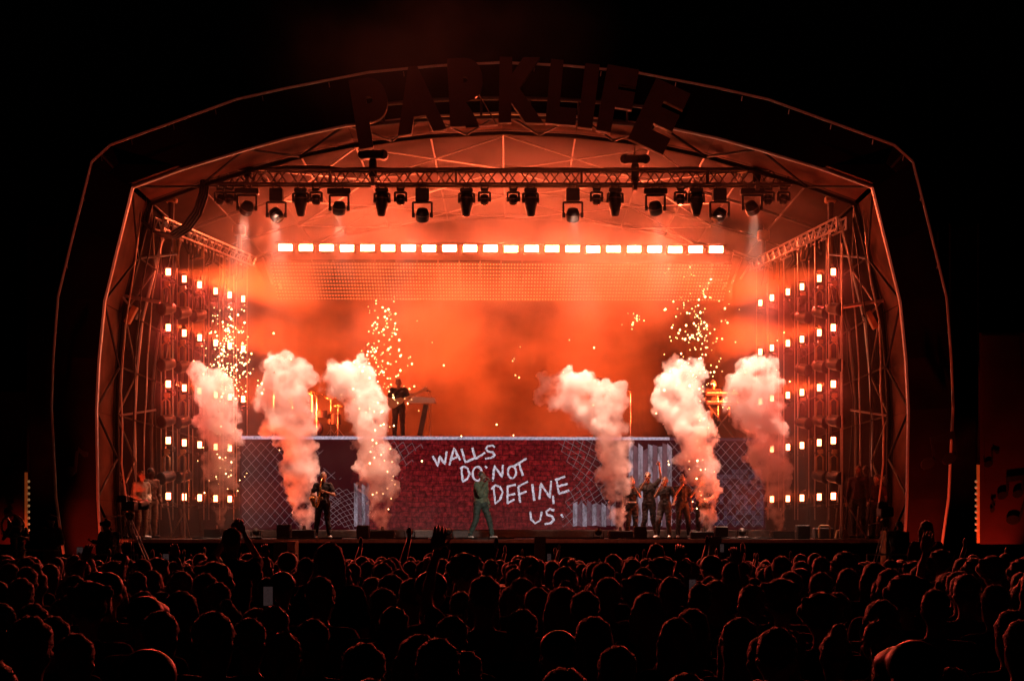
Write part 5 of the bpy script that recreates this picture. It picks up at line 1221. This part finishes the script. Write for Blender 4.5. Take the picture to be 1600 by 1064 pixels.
WD = ['short-haired person in black in the dark crowd, seen from behind', 'person with short brown hair and grey top in the dark crowd', 'close-cropped person in blue in the dark crowd, seen from behind',
      'brown long-haired woman in black in the dark crowd, seen from behind', 'long-haired woman in red in the dark crowd, seen from behind', 'woman with a hair bun in the dark crowd', 'fair woman with a ponytail in the dark crowd', 'person with big curly hair in the dark crowd',
      'person in a black cap in the dark crowd', 'person in red raising one arm in the dark crowd', 'fair woman raising both arms in the dark crowd', 'person in black holding a phone up in the dark crowd', 'short-haired person in blue in the dark crowd, seen from behind']
protos = []
for kw in KIN:
    kw = dict(kw); pz = kw.pop('pose', None)
    o = build_person(pz, vox=.028, skin=rr.choice(('skin', 'skin_pale', 'skin_dark')), legs=rr.choice(('blackcloth', 'bluecloth')), **kw); protos.append(o)
wts = [14, 12, 9, 12, 6, 6, 6, 6, 6, 1.5, .6, 1.2, 13]
spots = []; y = 5.3
row = 0
while y < 37:
    half = .3125 * y + .7; step = .54 if y > 9 else .6
    x = -half + rr.uniform(0, step)
    while x < half:
        spots.append((x + rr.uniform(-.14, .14), y + rr.uniform(-.2, .2))); x += step * rr.uniform(.85, 1.35)
    y += .68 * rr.uniform(.9, 1.15) * (1 if y < 20 else 1.05); row += 1
spots = [s_ for s_ in spots if not (s_[1] > 33 and (s_[0] < -7.3 or s_[0] > 7.2))]
near, far = spots[:N_NEAR], spots[N_NEAR:]
used = set()
SP = [(515, 11.2, 2.03, 3, 'dark long-haired woman raised on shoulders above the crowd, left of centre'), (362, 14.2, 2.13, 11, 'dark figure raised above the crowd with arms up filming, left'), (1025, 20, 1.93, 4, 'red-lit long-haired woman on shoulders before the singing group'), (1447, 23.5, 2.22, 4, 'long-haired woman on shoulders near the right arch foot')]
SIT = dict(knl=(-.16, -.38, .88), anl=(-.14, -.34, .46), knr=(.16, -.38, .88), anr=(.14, -.34, .46))
near = [s_ for s_ in near if not any(abs(s_[0] - (px - 800) / F * Y) < .5 and abs(s_[1] - Y) < .6 for px, Y, *_ in SP)]
def put(i, x, y_, sc, rz_, label, group):
    if i in used: o = copy_tree(protos[i])
    else: o = protos[i]; used.add(i)
    o.location = (x, y_, gz(y_) - .02); o.rotation_euler = (0, 0, R(180) + rz_); o.scale = (sc, sc, sc); tag(o, label, 'person', group); return o
films = []; crowd_ = []
for x, y_ in near:
    i = rr.choices(range(len(KIN)), wts)[0]
    if y_ < 9 and i in (7, 9, 10, 11): i = rr.choice((0, 1, 2, 3, 12))
    g_ = KIN[i].get('girl'); sc = rr.gauss(.985 if g_ else 1.02, .03) * (.96 if y_ < 9 else 1)
    o = put(i, x, y_, max(.9, min(1.07, sc)), rr.uniform(-.4, .4), WD[i], 'audience members watching the stage')
    if i == 11: films.append(o)
    crowd_.append((y_, x, o))
for px, Y, ztop, i, lab in SP:
    x = (px - 800) / F * Y
    put(2, x, Y + .05, .93, 0, WD[2], 'audience members watching the stage')
    kw = dict(KIN[i]); pz = dict(SIT); pz.update(kw.pop('pose', {})); o = build_person(pz, vox=.024, **kw)
    o.location = (x, Y, ztop - 1.76); o.rotation_euler = (0, 0, R(180)); tag(o, lab, 'person')
for i, o in enumerate(protos):                # a kind that no spot drew is taken out again
    if i not in used:
        for c in list(o.children): bpy.data.objects.remove(c)
        bpy.data.objects.remove(o)
for k, w in enumerate(('nearest', 'second nearest', 'third nearest', 'fourth nearest', 'fifth nearest')):
    band = sorted([q for q in crowd_ if 5.1 + .85 * k - .1 <= q[0] < 5.1 + .85 * (k + 1) - .1], key=lambda q: q[1] / q[0])
    for n_, (y_, x, o) in enumerate(band): o['label'] = o['label'].replace(' in the dark crowd', '').replace(', seen from behind', '') + ', %s row, %s from left' % (w, ORD[n_])
# phones held up in the crowd
def phone(loc, label, rz_=0.):
    t = thing('phone', label, 'phone', loc); loc = V3(loc)
    MB().box(loc, (.078, .009, .155)).build('case', M['black'], t, bevel=.006); MB().box(loc + V3((0, -.006, 0)), (.07, .003, .145)).build('screen', M['screen_lit'], t); return t
for k, o in enumerate(films):
    phone(V3(o.location) + Matrix.Rotation(o.rotation_euler.z, 3, 'Z') @ V3((0, -.4, 1.83 * o.scale.z)), 'lit phone held up by someone in black filming', 0)['group'] = 'phones held up in the crowd'
for px, py, Y, lab in ((419, 931, 12.5, 'bright upright phone filming among the heads at left'), (107, 889, 24, 'tiny lit phone at the far left of the crowd'), (858, 871, 30, 'small bluish phone below the central speaker box'), (1128, 856, 30, 'small lit phone below the right monitor'), (1082, 916, 17, 'small orange phone in the crowd right of centre')): phone(P(px, py, Y), lab)
# the far rows of the crowd, too many and too small to pick apart
far_lo = []
for kw in ((dict(hairdo='short')), (dict(hairdo='long', girl=True)), (dict(hairdo='crop', pose=UP)), (dict(hairdo='afro'))):
    kw = dict(kw); hd = kw.get('hairdo'); m = MB()
    m.sph((0, 0, 1.63), (.085, .1, .12), 8, 6); m.sph((0, .02, 1.66), (.095, .105, .1) if hd != 'afro' else (.13, .13, .12), 8, 6)
    if hd == 'long': m.cap((0, .08, 1.62), (0, .1, 1.38), .08, .06, 6)
    m.cyl((0, 0, 1.42), (0, 0, 1.58), .06, n=6); m.sph((0, 0, 1.3), (.2, .13, .2), 8, 6); m.cap((-.17, 0, 1.42), (.17, 0, 1.42), .07, n=6); m.cyl((0, 0, .9), (0, 0, 1.3), .15, .16, 6)
    for s_ in (-1, 1):
        m.cyl((s_ * .1, 0, 0), (s_ * .09, 0, .95), .07, .1, 5)
        if kw.get('pose') and s_ > 0: m.cyl((.2, 0, 1.42), (.3, -.1, 1.65), .06, .045, 5); m.cyl((.3, -.1, 1.65), (.22, -.14, 1.92), .045, .03, 5); m.sph((.22, -.14, 1.98), (.03, .04, .07), 6, 4)
        else: m.cyl((s_ * .2, 0, 1.42), (s_ * .26, -.03, .95), .06, .04, 5)
    far_lo.append(m)
big = MB()
for x, y_ in far:
    m = rr.choices(far_lo, (10, 5, 1.0, 1.5))[0]; sc = rr.gauss(.99, .04); a = math.pi + rr.uniform(-.4, .4); c, s_ = math.cos(a) * sc, math.sin(a) * sc; g_ = gz(y_)
    big.add([(x + vx * c - vy * s_, y_ + vx * s_ + vy * c, g_ + vz * sc) for vx, vy, vz in m.v], m.f)
tag(big.build('far_crowd', M['hair'], smooth=True, loc=(0, 30, gz(30))), 'far rows of the audience pressed against the pit', 'crowd', kind='stuff')
